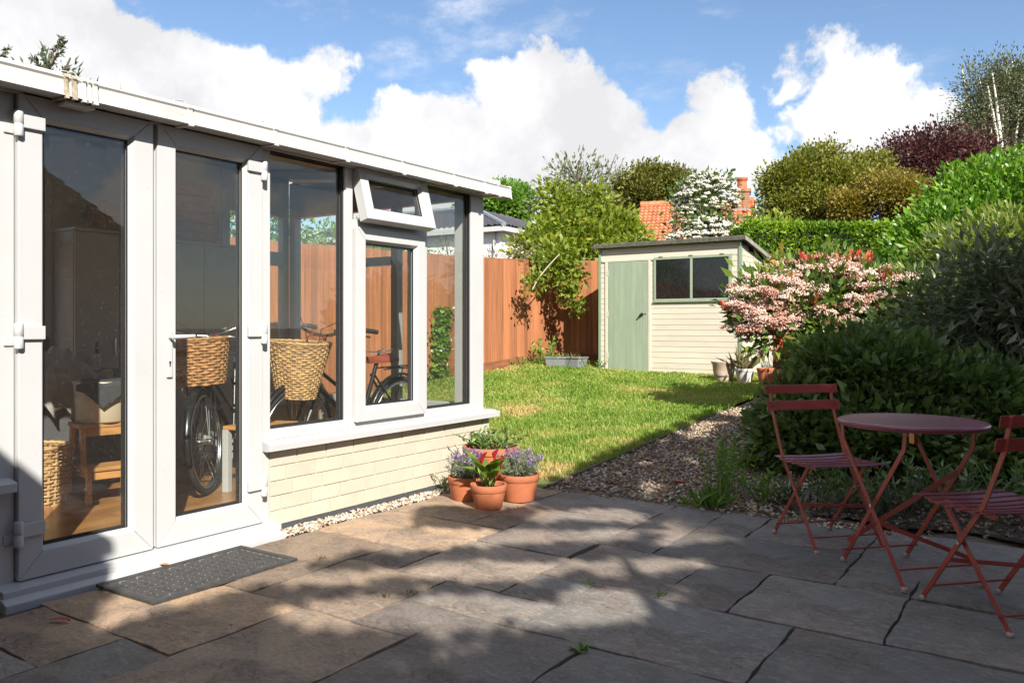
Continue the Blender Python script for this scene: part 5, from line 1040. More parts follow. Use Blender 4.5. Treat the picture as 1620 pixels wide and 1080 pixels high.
# ------------------------------------------------------------------ doormat
MAT = M('mat_rubber', (.048, .047, .046), .7, var=.35, vscale=30, bump=.3, bscale=150, bdist=.002)
MATD = M('mat_dirt', (.2, .17, .13), .95, var=.4, vscale=30)
mat_ = empty('doormat', (-3.33, 2.295, .004), math.radians(1.0), 'black rubber honeycomb doormat on the flagstones outside the doors', 'doormat')
hw, hl = .215, .385
MB().box((-hw, -hl, 0), (hw, hl, .004)).build('mat_base', MATD, mat_)
m = MB(); b = .028
m.box((-hw, -hl, .0005), (-hw + b, hl, .012)); m.box((hw - b, -hl, .0005), (hw, hl, .012)); m.box((-hw + b, -hl, .0005), (hw - b, -hl + b, .012)); m.box((-hw + b, hl - b, .0005), (hw - b, hl, .012)); m.build('mat_border', MAT, mat_)
m = MB(); sp = .047; row = 0; y = -hl + b + .026
while y < hl - b - .02:
    x = -hw + b + .024 + (sp / 2 if row % 2 else 0)
    while x < hw - b - .018:
        P = []
        for (r, z) in ((.0235, .004), (.0225, .0105), (.014, .0115)):
            for k in range(6): a = math.pi / 6 + k * math.pi / 3; P.append((x + r * math.cos(a), y + r * math.sin(a), z))
        m.add(P, [(l*6+k, l*6+(k+1)%6, l*6+6+(k+1)%6, l*6+6+k) for l in range(2) for k in range(6)] + [tuple(range(12, 18))]); x += sp
    y += sp * .866; row += 1
o = m.build('raised_pattern', MAT, mat_); o['kind'] = 'stuff'
FLM = M('fallen_leaf_red', (.35, .06, .05), .5, var=.3, vscale=30); FLM2 = M('fallen_leaf_orange', (.45, .2, .05), .6, var=.3)
def fallen(px, py, L_, rz, label, mat=FLM, z=.008, w=.42):
    p = gpos(px, py); m = MB(); m.grid(lambda u, v: ((u - .5) * L_, (v - .5) * L_ * w * math.sin(math.pi * min(1, max(.02, u))) ** .7, .004 * math.sin(math.pi * u) + .008 * abs(v - .5)), 8, 4); o = m.build('fallen_leaf', mat, None, smooth=True); o.location = (p.x, p.y, p.z + z); o.rotation_euler = (0, 0, rz); tag(o, label, 'leaf')
fallen(95, 984, .085, .5, 'pink red fallen leaf on the flagstone left of the doormat'); fallen(1070, 765, .12, .1, 'large dark red fallen leaf lying on the gravel', z=.02, w=.45); fallen(1060, 757, .06, .8, 'small bright red leaf on the gravel', z=.03, w=.5)
fallen(260, 899, .05, .5, 'orange brown leaf on the mat by the threshold', FLM2, z=.016, w=.6); fallen(790, 776 + 28, .03, .4, 'tiny yellowish leaf by the front pot', FLM2)

# ------------------------------------------------------------------ bistro table and chairs
UA = math.radians(-43.5)
def rivet(m, p, n, r=.006, t=.004):
    p, n = Vector(p), Vector(n); m.tube([p - n * t, p + n * t], r, 8)
table = empty('bistro_table', (-.625, 4.17, .002), UA, 'round red metal folding bistro table', 'table')
R_ = .32; m = MB(); m.lathe([(0, .704), (R_ - .012, .704), (R_ - .004, .700), (R_ - .002, .688), (R_, .688), (R_ + .003, .703), (R_ - .002, .711), (R_ - .012, .713), (R_ - .03, .7115), (0, .7115)], 64, (.0, .025, 0)); m.build('table_top', REDTOP, table, smooth=35)
for k, v in enumerate((-.195, .205)):
    vi = v * .88
    for (su, vv) in ((1, v), (-1, vi)):
        m = MB(); m.bar((-su * .212, vv, .690), (-su * .20, vv, .60), .024, .006, (1, 0, 0)); m.bar((-su * .20, vv, .605), (su * .235, vv, .008), .024, .006, (1, 0, 0)); leg = m.build('leg', REDP, table, bevel=.0015)
        MB().lathe([(.0, 0), (.013, 0), (.015, .012), (.009, .02), (0, .02)], 10, (su * .235, vv, 0)).build('foot', M('chipped_tip', (.4, .3, .27), .6) if 'chipped_tip' not in bpy.data.materials else bpy.data.materials['chipped_tip'], leg)
    m = MB(); rivet(m, (0.012, v, .325), (0, 1, 0), .008, .008); m.build('pivot', STEEL, table)
m = MB(); m.bar((-.212, -.2, .695), (-.212, .215, .695), .02, .012, (1, 0, 0)); m.bar((.212, -.2, .695), (.212, .215, .695), .02, .012, (1, 0, 0)); m.build('under_rail', REDP, table)
for (u, z, v0, v1) in ((-.19, .07, -.21, .21), (.19, .08, -.19, .19)): MB().tube([(u, v0, z), (u, v1, z)], .0045, 6).build('stretcher', REDP, table)
MB().bar((-.16, -.20, .12), (.12, .20, .50), .022, .005, (0, 0, 1)).build('brace', REDP, table); MB().bar((.05, -.2, .26), (.19, .2, .1), .02, .005, (0, 0, 1)).build('brace', REDP, table)
MB().box((-.22, .185, .57), (-.185, .2, .62)).build('catch', BRASS if 'BRASS' in globals() else M('brass', (.5, .3, .12), .4, metal=.8), table)
def make_chair():
    c = empty('bistro_chair', (0, 0, .002)); hw = .19
    def zu(u): return .437 - .012 * math.sin(math.pi * min(1, max(0, (u + .15) / .36)))
    for s in (-1, 1):
        m = MB(); v = s * hw
        for a, b in (((-.235, .82), (-.205, .68)), ((-.205, .685), (-.105, .46)), ((-.107, .465), (.225, .01))): m.bar((a[0], v, a[1]), (b[0], v, b[1]), .022, .006, (1, 0, 0))
        leg = m.build('back_post', REDP, c, bevel=.0015); MB().lathe([(0, 0), (.012, 0), (.014, .01), (.008, .018), (0, .018)], 10, (.225, v, 0)).build('foot', bpy.data.materials['chipped_tip'], leg)
        m = MB(); v2 = s * (hw - .02); m.bar((.125, v2, .425), (-.21, v2, .01), .022, .006, (1, 0, 0)); leg = m.build('leg', REDP, c, bevel=.0015); MB().lathe([(0, 0), (.012, 0), (.014, .01), (.008, .018), (0, .018)], 10, (-.21, v2, 0)).build('foot', bpy.data.materials['chipped_tip'], leg)
        m = MB(); rivet(m, (.025, s * (hw - .01), .288), (0, 1, 0), .007, .014); m.build('pivot', STEEL, c)
        m = MB(); m.bar((-.15, s * (hw - .012), .428), (.205, s * (hw - .012), .424), .018, .005, (0, 0, 1)); m.build('seat_rail', REDP, c)
    for i in range(7):
        u = -.145 + i * .0585; m = MB()
        m.grid(lambda a, b: (u + .040 * (b - .5) + .02, (a - .5) * (.44 - .02 * abs(i - 3) * .3), zu(u + .04 * b) + .006 * math.cos(math.pi * 2 * (a - .5)) * -.4 + .004), 8, 1); n0 = len(m.v)
        m.v += [(x, y, z - .004) for x, y, z in m.v[:n0]]; m.f += [tuple(n0 + q for q in reversed(f)) for f in list(m.f)]
        nu = 9; edge = list(range(nu)) + list(range(2 * nu - 1, nu - 1, -1)); m.f += [(edge[(q + 1) % len(edge)], edge[q], n0 + edge[q], n0 + edge[(q + 1) % len(edge)]) for q in range(len(edge))]
        m.build('seat_slat', REDTOP, c)
    for (z0, z1, u0, u1) in ((.775, .822, -.222, -.232), (.683, .735, -.197, -.212)):
        m = MB(); P = []
        for a in np.linspace(-.225, .225, 9):
            bow = -.018 * (1 - (a / .225) ** 2)
            for (uu, z) in ((u0, z0), (u1, z1), (u1 + .005, z1), (u0 + .005, z0)): P.append((uu + .003 + bow * .5, a, z))
        m.add(P, [(i*4+k, i*4+(k+1)%4, i*4+4+(k+1)%4, i*4+4+k) for i in range(8) for k in range(4)] + [(3,2,1,0), (32,33,34,35)]); sl = m.build('back_slat', REDP, c, bevel=.0015)
        m2 = MB()
        for s in (-1, 1): rivet(m2, ((u0 + u1) / 2 + .006, s * hw, (z0 + z1) / 2), (1, 0, 0), .005, .004)
        m2.build('rivets', REDTOP, sl)['kind'] = 'stuff'
    for (u, z) in ((.18, .07), (-.17, .06)): MB().tube([(u, -.185, z), (u, .185, z)], .0045, 6).build('stretcher', REDP, c)
    MB().bar((-.06, -.175, .19), (.10, .175, .20), .018, .004, (0, 0, 1)).build('brace', REDP, c)
    return c
ch = make_chair(); ch.location = (-1.085, 4.545, .002); ch.rotation_euler = (0, 0, UA); tag(ch, 'red folding bistro chair left of the table, its back to the shrubs', 'chair', 'folding bistro chairs')
c2 = copy_tree(ch); c2.location = (-.215, 3.79, .002); c2.rotation_euler = (0, 0, UA + math.pi); tag(c2, 'red folding bistro chair right of the table, cut by the photo edge')
# small solar light behind the table
sl_ = empty('solar_light', tuple(gpos(1450, 812)), 0, 'small grey solar path light behind the table', 'garden light'); MB().tube([(0, 0, 0), (0, 0, .17)], .008, 8).build('stake', STEEL, sl_); MB().lathe([(.026, .17), (.03, .21), (.036, .215), (.034, .226), (0, .232)], 18).build('lamp_head', GREYP, sl_, smooth=40)
o = MB().tube([(0, 0, -.05), (.01, 0, .22)], .008, 8).build('cane_stake', M('pale_cane', (.5, .47, .42), .7)); o.location = gpos(1248, 800); tag(o, 'short pale cane stuck in the border under the left chair', 'stake')

# ------------------------------------------------------------------ inside the conservatory
FZ = .09
def wicker(mb, prof, rows, nst, rt, amp=.006, sx=1, sy=1, c=(0, 0, 0), sq=2.6, seg=72):
    """woven wall: prof(t)->(radius, z)"""
    for k in range(rows):
        r, z = prof(k / (rows - 1)); pts = []
        for i in range(seg):
            a = 2 * math.pi * i / seg; q = (abs(math.cos(a)) ** sq + abs(math.sin(a)) ** sq) ** (-1 / sq); rr = r * q + amp * math.cos(nst * a / 2 + k * math.pi); pts.append((c[0] + sx * rr * math.cos(a), c[1] + sy * rr * math.sin(a), c[2] + z + .002 * math.sin(a * 9 + k * 2)))
        mb.tube(pts, rt, 5, closed=True)
def stakes(mb, prof, nst, rt, sx=1, sy=1, c=(0, 0, 0), sq=2.6):
    for i in range(nst):
        a = 2 * math.pi * i / nst; q = (abs(math.cos(a)) ** sq + abs(math.sin(a)) ** sq) ** (-1 / sq); mb.tube([(c[0] + sx * prof(t)[0] * q * math.cos(a), c[1] + sy * prof(t)[0] * q * math.sin(a), c[2] + prof(t)[1]) for t in (0, .33, .66, 1)], rt, 4)
def basket_parts(parent, r0, r1, h, rows, nst, rt, mat, sx=1, sy=1, c=(0, 0, 0), pname='basket', sq=2.6):
    prof = lambda t: (r0 + (r1 - r0) * t, h * t); m = MB(); wicker(m, prof, rows, nst, rt, rt * .9, sx, sy, c, sq); b = m.build(pname, mat, parent, smooth=True)
    m = MB(); stakes(m, prof, nst, rt * 1.1, sx, sy, c, sq); m.build('stakes', mat, b if parent else b)['kind'] = 'stuff'
    m = MB(); lp = lambda t: (r1 + .002, h + .004)
    for dz, dr in ((0, 0), (.012, .006), (.012, -.006)):
        pts = []
        for i in range(64): a = 2 * math.pi * i / 64; q = (abs(math.cos(a)) ** sq + abs(math.sin(a)) ** sq) ** (-1 / sq); pts.append((c[0] + sx * ((r1 + dr) * q) * math.cos(a), c[1] + sy * ((r1 + dr) * q) * math.sin(a), c[2] + h + dz + .003 * math.sin(a * 24 + dr * 500)))
        m.tube(pts, rt * 1.3, 6, closed=True)
    m.build('rim', mat, b, smooth=True)
    m = MB(); pts = []
    n = 32; P = [(c[0], c[1], c[2] + .006)] + [(c[0] + sx * r0 * (abs(math.cos(2*math.pi*i/n)) ** sq + abs(math.sin(2*math.pi*i/n)) ** sq) ** (-1 / sq) * math.cos(2*math.pi*i/n), c[1] + sy * r0 * (abs(math.cos(2*math.pi*i/n)) ** sq + abs(math.sin(2*math.pi*i/n)) ** sq) ** (-1 / sq) * math.sin(2*math.pi*i/n), c[2] + .006) for i in range(n)]
    m.add(P, [(0, 1 + i, 1 + (i + 1) % n) for i in range(n)]); m.build('bottom', mat, b); return b
lb_ = empty('log_basket', (-5.12, 2.40, FZ), .2, 'tall square wicker basket on the wooden floor, left of the stool', 'basket'); basket_parts(lb_, .15, .175, .33, 17, 24, .0085, WICK2)
# grey storage box with draped cloth in front of the cupboards
GBOX = M('grey_box', (.13, .13, .14), .6, var=.2); CLOTH = M('pale_cloth', (.42, .38, .36), .9, var=.1, vscale=20); DCLOTH = M('charcoal_cloth', (.045, .047, .05), .9, var=.2, vscale=30)
gb = empty('laundry_bin', (-5.50, 2.62, FZ), .15, 'dark grey bin behind the wicker basket', 'bin'); m = MB(); m.box((-.2, -.26, 0), (.2, .42, .74)); m.build('bin_body', GBOX, gb, bevel=.02); MB().box((-.21, -.27, .745), (.21, .43, .775)).build('bin_lid', GBOX, gb, bevel=.008)
def drape(name, fn, mat, nu=40, nv=40, loc=(0, 0, 0), rz=0, th=.004):
    m = MB().grid(fn, nu, nv); o = m.build(name, mat, None, smooth=True); o.location = loc; o.rotation_euler = (0, 0, rz); s = o.modifiers.new('thick', 'SOLIDIFY'); s.thickness = th; return o
def dr1(u, v):
    x = (u - .5) * .70; y = (v - .5) * .78; e = max(0, abs(x) - .2); f = max(0, abs(y) - .27)
    z = .79 + .03 * math.sin(x * 17 + y * 11) + .025 * math.sin(y * 29 - x * 9) + .09 * math.exp(-((x - .05) ** 2 + (y - .02) ** 2) * 26) + .02 * math.sin(x * 41 + y * 37)
    if e > 0: z -= e * (1.7 + .35 * math.sin(y * 13 + 1) + .2 * math.sin(y * 37)); x = math.copysign(.222 + e * .22 + .022 * math.sin(y * 31) + .01 * math.sin(y * 67 + z * 20), x)
    if f > 0: z -= f * 2.0; y = math.copysign(.30 + f * .3, y)
    return (x, y, z)
tag(drape('draped_cloth', dr1, CLOTH, loc=(-5.48, 2.62, FZ), rz=.15), 'pale crumpled cloth thrown over the grey bin', 'cloth')
# step stool
st = empty('step_stool', (-5.02, 2.76, FZ), math.radians(-12), 'pine two step stool carrying a cream tub', 'stool')
def brd(nm, a, b): return MB().box(a, b).build(nm, PINE, st, bevel=.004)
brd('top_step', (-.13, -.18, .44), (.12, .18, .465)); brd('lower_step', (.10, -.18, .20), (.30, .18, .222))
for s in (-1, 1):
    m = MB(); m.bar((-.10, s * .155, .44), (-.17, s * .165, 0), .045, .024, (1, 0, 0)); m.build('leg', PINE, st, bevel=.003); m = MB(); m.bar((.09, s * .155, .44), (.26, s * .165, 0) if False else (.14, s * .16, .2), .05, .024, (1, 0, 0)); m.build('leg', PINE, st, bevel=.003)
    m = MB(); m.box((.23, s * .165 - .013, 0), (.28, s * .165 + .013, .20)); m.build('leg', PINE, st, bevel=.003); m = MB(); m.box((-.15, s * .165 - .011, .155), (.29, s * .165 + .011, .199)); m.build('side_rail', PINE, st, bevel=.003)
brd('apron', (.095, -.16, .39), (.115, .16, .44)); brd('apron', (.27, -.15, .15), (.288, .15, .2))
tb = empty('cream_tub', (-5.03, 2.76, FZ + .466), .3, 'cream enamel tub standing on the stool', 'tub'); MB().lathe([(0, 0), (.145, 0), (.155, .01), (.17, .24), (.178, .245), (.175, .255), (.16, .25), (.145, .02), (0, .02)], 36).build('tub_body', M('cream_enamel', (.62, .52, .38), .4, var=.06), tb, smooth=50)
def dr2(u, v):
    x = (u - .5) * .46; y = (v - .5) * .30; e = max(0, abs(x) - .15); z = .262 + .006 * math.sin(x * 12 + y * 17) - .5 * max(0, abs(y) - .11)
    if e > 0: z -= e * 2.2 * (1 - .8 * abs(y) / .15); x = math.copysign(.182 + .02 * e, x)
    return (x, y, z)
tag(drape('charcoal_cloth', dr2, DCLOTH, loc=(-5.03, 2.76, FZ + .466), rz=-.5), 'charcoal cloth folded over the rim of the tub', 'cloth')
CUPB = M('cupboard_white', (.42, .42, .42), .5, var=.05); 
def cupboard(y0, y1, h, label, x0=-5.85, x1=-5.58, nd=2):
    c = empty('tall_cupboard', ((x0 + x1) / 2, y0, FZ), 0, label, 'cupboard', 'cupboards along the rear wall'); hx = (x1 - x0) / 2; w = y1 - y0; MB().box((-hx, 0, 0), (hx - .02, w, h)).build('carcass', CUPB, c); MB().box((-hx, -.01, h), (hx + .012, w + .01, h + .022)).build('top', CUPB, c, bevel=.003)
    for i in range(nd):
        d = MB().box((hx - .019, i * w / nd + .003, .06), (hx, (i + 1) * w / nd - .003, h - .005)).build('door', CUPB, c, bevel=.003); MB().tube([(hx + .018, (i + (.88 if i % 2 == 0 else .12)) * w / nd, h * .5), (hx + .018, (i + (.88 if i % 2 == 0 else .12)) * w / nd, h * .5 + .12)], .006, 6).build('handle', STEEL, d)
cupboard(2.86, 3.5, 1.72, 'tall grey white cupboard behind the stool'); cupboard(3.53, 4.2, 1.70, 'tall cupboard behind the near bicycle')
CRATE = M('crate_wood', (.34, .15, .05), .6, var=.35, vscale=7, stretch=(1, 1, 5))
def crate(y0, y1, z, h, label, n=3):
    c = empty('wooden_crate', (-5.72, y0, z), 0, label, 'crate', 'wooden boxes stored on the cupboards'); w = y1 - y0; MB().box((-.12, .012, 0), (.095, w - .012, .012)).build('base', CRATE, c)
    for i in range(n):
        a = i * h / n + .003; MB().box((.10, 0, a), (.115, w, a + h / n - .006)).build('slat', CRATE, c, bevel=.002); MB().box((-.125, 0, a), (-.11, w, a + h / n - .006)).build('slat', CRATE, c, bevel=.002)
    for y in (0, w - .012): MB().box((-.11, y, 0), (.10, y + .012, h)).build('end_panel', CRATE, c)
crate(3.56, 4.02, FZ + 1.724, .22, 'wide wooden box on the cupboard, lowest of the pile'); crate(3.6, 3.98, FZ + 1.724 + .232, .12, 'shallow wooden box in the middle of the pile', 2); crate(3.58, 3.95, FZ + 1.724 + .362, .09, 'thin wooden tray on top of the pile', 1); crate(3.08, 3.46, FZ + 1.744, .2, 'orange brown box on the cupboard behind the stool', 2)
sb_ = empty('spray_bottle', (-5.5, 2.93, FZ + .79), .5, 'small white bottle with dark cap standing on the bin', 'bottle'); MB().lathe([(0, 0), (.025, 0), (.027, .01), (.027, .08), (.012, .1)], 14).build('bottle', UPVC, sb_, smooth=40); MB().lathe([(.013, .1), (.013, .14), (.006, .15), (.006, .19), (0, .19)], 12).build('cap', BLACKM, sb_); sb_.location = (-5.50, 2.97, FZ + .776)

# bicycles
TYRE = M('tyre', (.03, .03, .03), .85, var=.2, bump=.2); LEATHER = M('brown_leather', (.25, .055, .025), .4, var=.2)
GRIP = M('grip', (.03, .028, .026), .6)
def bicycle(name, label, bw, rows, nst, rt, mat, bsize, saddle_mat, grip_mat, bz=.70, sz=0, hz=0, bt=.78):
    b = empty(name, (0, 0, 0), 0, label, 'bicycle', 'bicycles stored in the conservatory'); R = .335
    def wheel(x):
        w = empty('wheel'); w.parent = b; w.location = (x, 0, R); 
        circ = lambda r, y=0, n=48: [(r * math.cos(2 * math.pi * i / n), y, r * math.sin(2 * math.pi * i / n)) for i in range(n)]
        MB().tube(circ(R - .018), .019, 8, closed=True).build('tyre', TYRE, w, smooth=True); m = MB()
        for y in (-.009, .009): m.tube(circ(R - .045, y), .007, 6, closed=True)
        m.tube(circ(R - .052), .008, 6, closed=True); m.build('rim', STEEL, w, smooth=True); m = MB()
        for i in range(28): a = 2 * math.pi * i / 28; a2 = a + (.5 if i % 2 else -.5); s = 1 if i % 4 < 2 else -1; m.tube([(.018 * math.cos(a2), .028 * s, .018 * math.sin(a2)), ((R - .05) * math.cos(a), 0, (R - .05) * math.sin(a))], .0013, 3, cap=False)
        m.build('spokes', STEEL, w)['kind'] = 'stuff'; MB().tube([(0, -.045, 0), (0, .045, 0)], .017, 10).build('hub', STEEL, w)
    wheel(0); wheel(1.08)
    for x, a0, a1 in ((0, 10, 205), (1.08, -15, 150)):
        m = MB(); pts = [((x + .362 * math.cos(math.radians(a))), R + .362 * math.sin(math.radians(a))) for a in np.linspace(a0, a1, 22)]; P = []
        for (px_, pz) in pts:
            d = Vector((px_ - x, 0, pz - R)).normalized()
            for (y, q) in ((-.03, -.012), (-.02, 0), (0, .006), (.02, 0), (.03, -.012)): P.append((px_ + d.x * q, y, pz + d.z * q))
        m.add(P, [(i*5+k, i*5+k+1, i*5+6+k, i*5+5+k) for i in range(21) for k in range(4)]); o = m.build('mudguard', BLACKM, b, smooth=True); o.modifiers.new('thick', 'SOLIDIFY').thickness = .002
    m = MB(); T = lambda a, c, r=.016: m.tube([a, c], r, 10)
    T((.455, 0, .29), (.285, 0, .80)); T((.87, 0, .86), (.935, 0, .64), .019); T((.925, 0, .67), (.455, 0, .29), .019); T((.90, 0, .76), (.40, 0, .45), .014)
    for s in (-1, 1): m.tube([(.455, s * .03, .29), (0, s * .055, R)], .009, 8); m.tube([(.33, s * .02, .70), (0, s * .055, R)], .008, 8); m.tube([(.935, s * .03, .63), (1.0, s * .05, .5), (1.08, s * .055, R)], [.013, .012, .009], 8)
    m.build('frame', BLACKM, b, smooth=40)
    m = MB(); m.tube([(.285, 0, .80), (.265, 0, .88)], .012, 8); m.build('seat_post', STEEL, b)
    def sad(u, v):
        x = .40 - .27 * u; w = .018 + .085 * max(0, (u - .25) / .75) ** .9 * (1 if u < .93 else .85); a = (v - .5) * math.pi; return (x, w * math.sin(a), .905 + sz + .018 * u * u + (-.05 + .055 * math.cos(a) ** .7 if math.cos(a) > 0 else -.05))
    MB().grid(sad, 12, 14).build('saddle', saddle_mat, b, smooth=True)
    m = MB()
    for s in (-1, 1): m.tube([(.39, s * .02, .875), (.27, s * .03, .87), (.16, s * .045, .89)], .004, 6)
    m.build('saddle_rails', STEEL, b)
    hb = MB(); hb.tube([(.87, 0, .86), (.85, 0, .98 + hz), (.855, 0, 1.0 + hz)], .012, 8)
    for s in (-1, 1): hb.tube([(.855, 0, 1.0), (.89, s * .09, 1.01), (.88, s * .2, 1.045), (.80, s * .27, 1.06), (.66, s * .295, 1.045)], .0115, 8)
    h = hb.build('handlebar', STEEL, b, smooth=50)
    for s in (-1, 1):
        MB().tube([(.75, s * .281, 1.055), (.645, s * .297, 1.043)], .017, 10).build('grip', grip_mat, h, smooth=50); MB().tube([(.80, s * .262, 1.045), (.79, s * .255, 1.02), (.70, s * .285, 1.005)], .006, 6).build('brake_lever', STEEL, h); MB().tube([(.80, s * .26, 1.05), (.90, s * .2, 1.12), (.97, s * .08, 1.05), (.95, 0, .8)], .003, 5).build('brake_cable', BLACKM, h)
    MB().lathe([(0, 0), (.02, .004), (.027, .02), (.027, .03), (0, .035)], 14, (.845, .11, 1.02)).build('bell', STEEL, h)
    bk = basket_parts(b, bsize[0] * bt, bsize[0], bsize[2], rows, nst, rt, mat, sx=bsize[1], sy=1, c=(1.10, 0, bz))
    for s in (-1, 1): MB().bar((.96, s * .07, .98), (.89, s * .07, 1.015), .02, .004, (0, 1, 0)).build('strap', LEATHER, bk)
    m = MB()
    for s in (-1, 1): m.tube([(1.08, s * .06, R), (1.12, s * .07, .6), (1.12, s * .08, .765)], .005, 6)
    m.build('basket_stay', BLACKM, b)
    MB().lathe([(0, 0), (.03, .005), (.042, .03), (.042, .055), (.036, .058), (0, .05)], 18).build('headlight', STEEL, b, smooth=40).matrix_local = Matrix.Translation((1.0, -.09, .66)) @ Matrix.Rotation(math.pi / 2, 4, 'Y')
    MB().tube([(.455, -.06, .29), (.455, .06, .29)], .02, 10).build('bottom_bracket', STEEL, b)
    m = MB()
    for s, a in ((-1, -.7), (1, 2.44)): m.tube([(.455, s * .065, .29), (.455 + .17 * math.cos(a), s * .075, .29 + .17 * math.sin(a))], .009, 6)
    cr = m.build('crank', STEEL, b); cr['kind'] = 'stuff'
    for s, a in ((-1, -.7), (1, 2.44)): MB().box((.455 + .17 * math.cos(a) - .045, s * .085 - (.0 if s > 0 else .08), .29 + .17 * math.sin(a) - .012), (.455 + .17 * math.cos(a) + .045, s * .085 + (.08 if s > 0 else 0), .29 + .17 * math.sin(a) + .012)).build('pedal', RUBBER, cr)
    m = MB(); m.prism([(-.05, R - .05), (.46, .22), (.56, .29), (.46, .36), (-.05, R + .05)], 1, -.075, -.055); m.build('chain_case', BLACKM, b, bevel=.008)
    m = MB(); 
    for s in (-1, 1): m.tube([(.26, s * .05, .74), (-.1, s * .07, .745), (-.25, s * .07, .745)], .006, 6); m.tube([(-.12, s * .07, .745), (0, s * .06, R)], .005, 6)
    for x in (.15, .02, -.12, -.24): m.tube([(x, -.07, .745), (x, .07, .745)], .005, 6)
    m.build('rear_rack', BLACKM, b); MB().tube([(.36, .05, .27), (.30, .16, .01)], .008, 6).build('kickstand', STEEL, b); return b
bk1 = bicycle('bicycle', 'black bicycle with a chunky wicker basket behind the right door', .2, 16, 26, .0092, WICK, (.185, .82, .27), LEATHER, GRIP)
bk2 = bicycle('bicycle', 'black bicycle with a finely woven basket and brown saddle', .2, 24, 34, .0072, WICK2, (.215, .8, .36), LEATHER, GRIP, bz=.585, sz=-.07, bt=.6)
def place(b, front, rear, lean):
    f, r = Vector(front), Vector(rear); d = f - r; b.location = (r.x, r.y, FZ); b.rotation_euler = (lean, 0, math.atan2(d.y, d.x))
place(bk1, (-4.50, 3.15, 0), (-5.16, 4.0, 0), .07); place(bk2, (-4.36, 3.72, 0), (-4.42, 4.80, 0), -.06)
n_ = MB().grid(lambda u, v: ((u - .5) * .26, (v - .5) * .22, .02 * math.sin(u * 9) * math.cos(v * 8) + .03 * u), 10, 10); o = n_.build('paper_bag', M('white_paper', (.7, .7, .72), .7), None, smooth=True); o.modifiers.new('thick', 'SOLIDIFY').thickness = .002; o.location = (-4.50, 3.16, 1.05); tag(o, 'crumpled white paper in the chunky bicycle basket', 'paper')
bn = empty('small_bench', (-4.33, 3.30, FZ), .3, 'small white legged stool with a pine top beside the bicycles', 'stool'); MB().box((-.16, -.02, .40), (.16, .36, .425)).build('seat', PINE, bn, bevel=.004)
for (x, y) in ((-.14, .0), (.14, .0), (-.14, .34), (.14, .34)): MB().box((x - .022, y - .022, 0), (x + .022, y + .022, .40)).build('leg', UPVC, bn, bevel=.003)
o = MB().lathe([(0, 0), (.035, 0), (.036, .14), (.02, .17), (.012, .2), (0, .2)], 16).build('cleaner_bottle', M('lilac_bottle', (.5, .5, .72), .4)); o.location = (-4.40, 3.36, FZ + .426); tag(o, 'pale lilac bottle standing on the white legged stool', 'bottle')

# ------------------------------------------------------------------ brick house mirrored in the panes, and unseen casters added to shade the patio
BRICKO = M('house_brick', (.28, .12, .07), .85, var=.3, vscale=6, bump=.3, bscale=30)
HT = M('house_tiles', (.20, .09, .06), .8, var=.35, vscale=7)
def gable_house(name, x0, x1, prof, label, tile_verge=True):
    """gable end facing the garden at x0; prof lists (y, z) of eave, ridge, eave"""
    (ya, za), (yr, zr), (yb, zb) = prof; h = empty(name, (x0, yr, 0), 0, label, 'house')
    MB().prism([(ya + .25 - yr, -.1), (yb - .25 - yr, -.1), (yb - .25 - yr, zb - .1), (0, zr - .15), (ya + .25 - yr, za - .1)], 0, 0, x1 - x0).build('wall', BRICKO, h)
    m = MB(); tiled(m, (-.12, ya - yr, za), (x1 - x0 + .2, 0, 0), (0, yr - ya, zr - za), 30, 24, .04); r = m.build('roof', HT, h); r.modifiers.new('thick', 'SOLIDIFY').thickness = .06
    m = MB(); tiled(m, (x1 - x0 + .08, yb - yr, zb), (-(x1 - x0 + .2), 0, 0), (0, yr - yb, zr - zb), 30, 24, .04); o = m.build('rear_slope', HT, r); o.modifiers.new('thick', 'SOLIDIFY').thickness = .06
    for (y, z) in ((1.2, 1.1),): 
        w = MB().box((-.03, y - yr, z), (.02, y + 1.3 - yr, z + 1.1)).build('window', UPVC, h); MB().box((-.036, y + .08 - yr, z + .08), (-.031, y + 1.22 - yr, z + 1.02)).build('pane', SHG, w)
    MB().tube([(-.1, 0, zr + .03), (x1 - x0, 0, zr + .03)], .1, 8).build('ridge', HT, r)
gable_house('brick_house', 4.6, 12, ((-4.2, 2.3), (1.6, 5.9), (7.4, 2.3)), 'tile roofed brick house whose gable is mirrored in the left door')
lt = empty('shade_extension', (-.25, -.5, 0), 0, 'unseen low brick extension added behind the viewpoint to shade the door foot', 'building')  # added caster, roof slope shaped to shade the foot of the left door
MB().prism([(-4.6, -.1), (0, -.1), (0, 3.23 - .12), (-4.6, 2.6 - .12)], 1, -3.0, 0).build('wall', BRICKO, lt); MB().prism([(-4.8, 2.57), (0, 3.23), (0, 3.16), (-4.8, 2.5)], 1, -3.1, .0).build('roof', HT, lt)
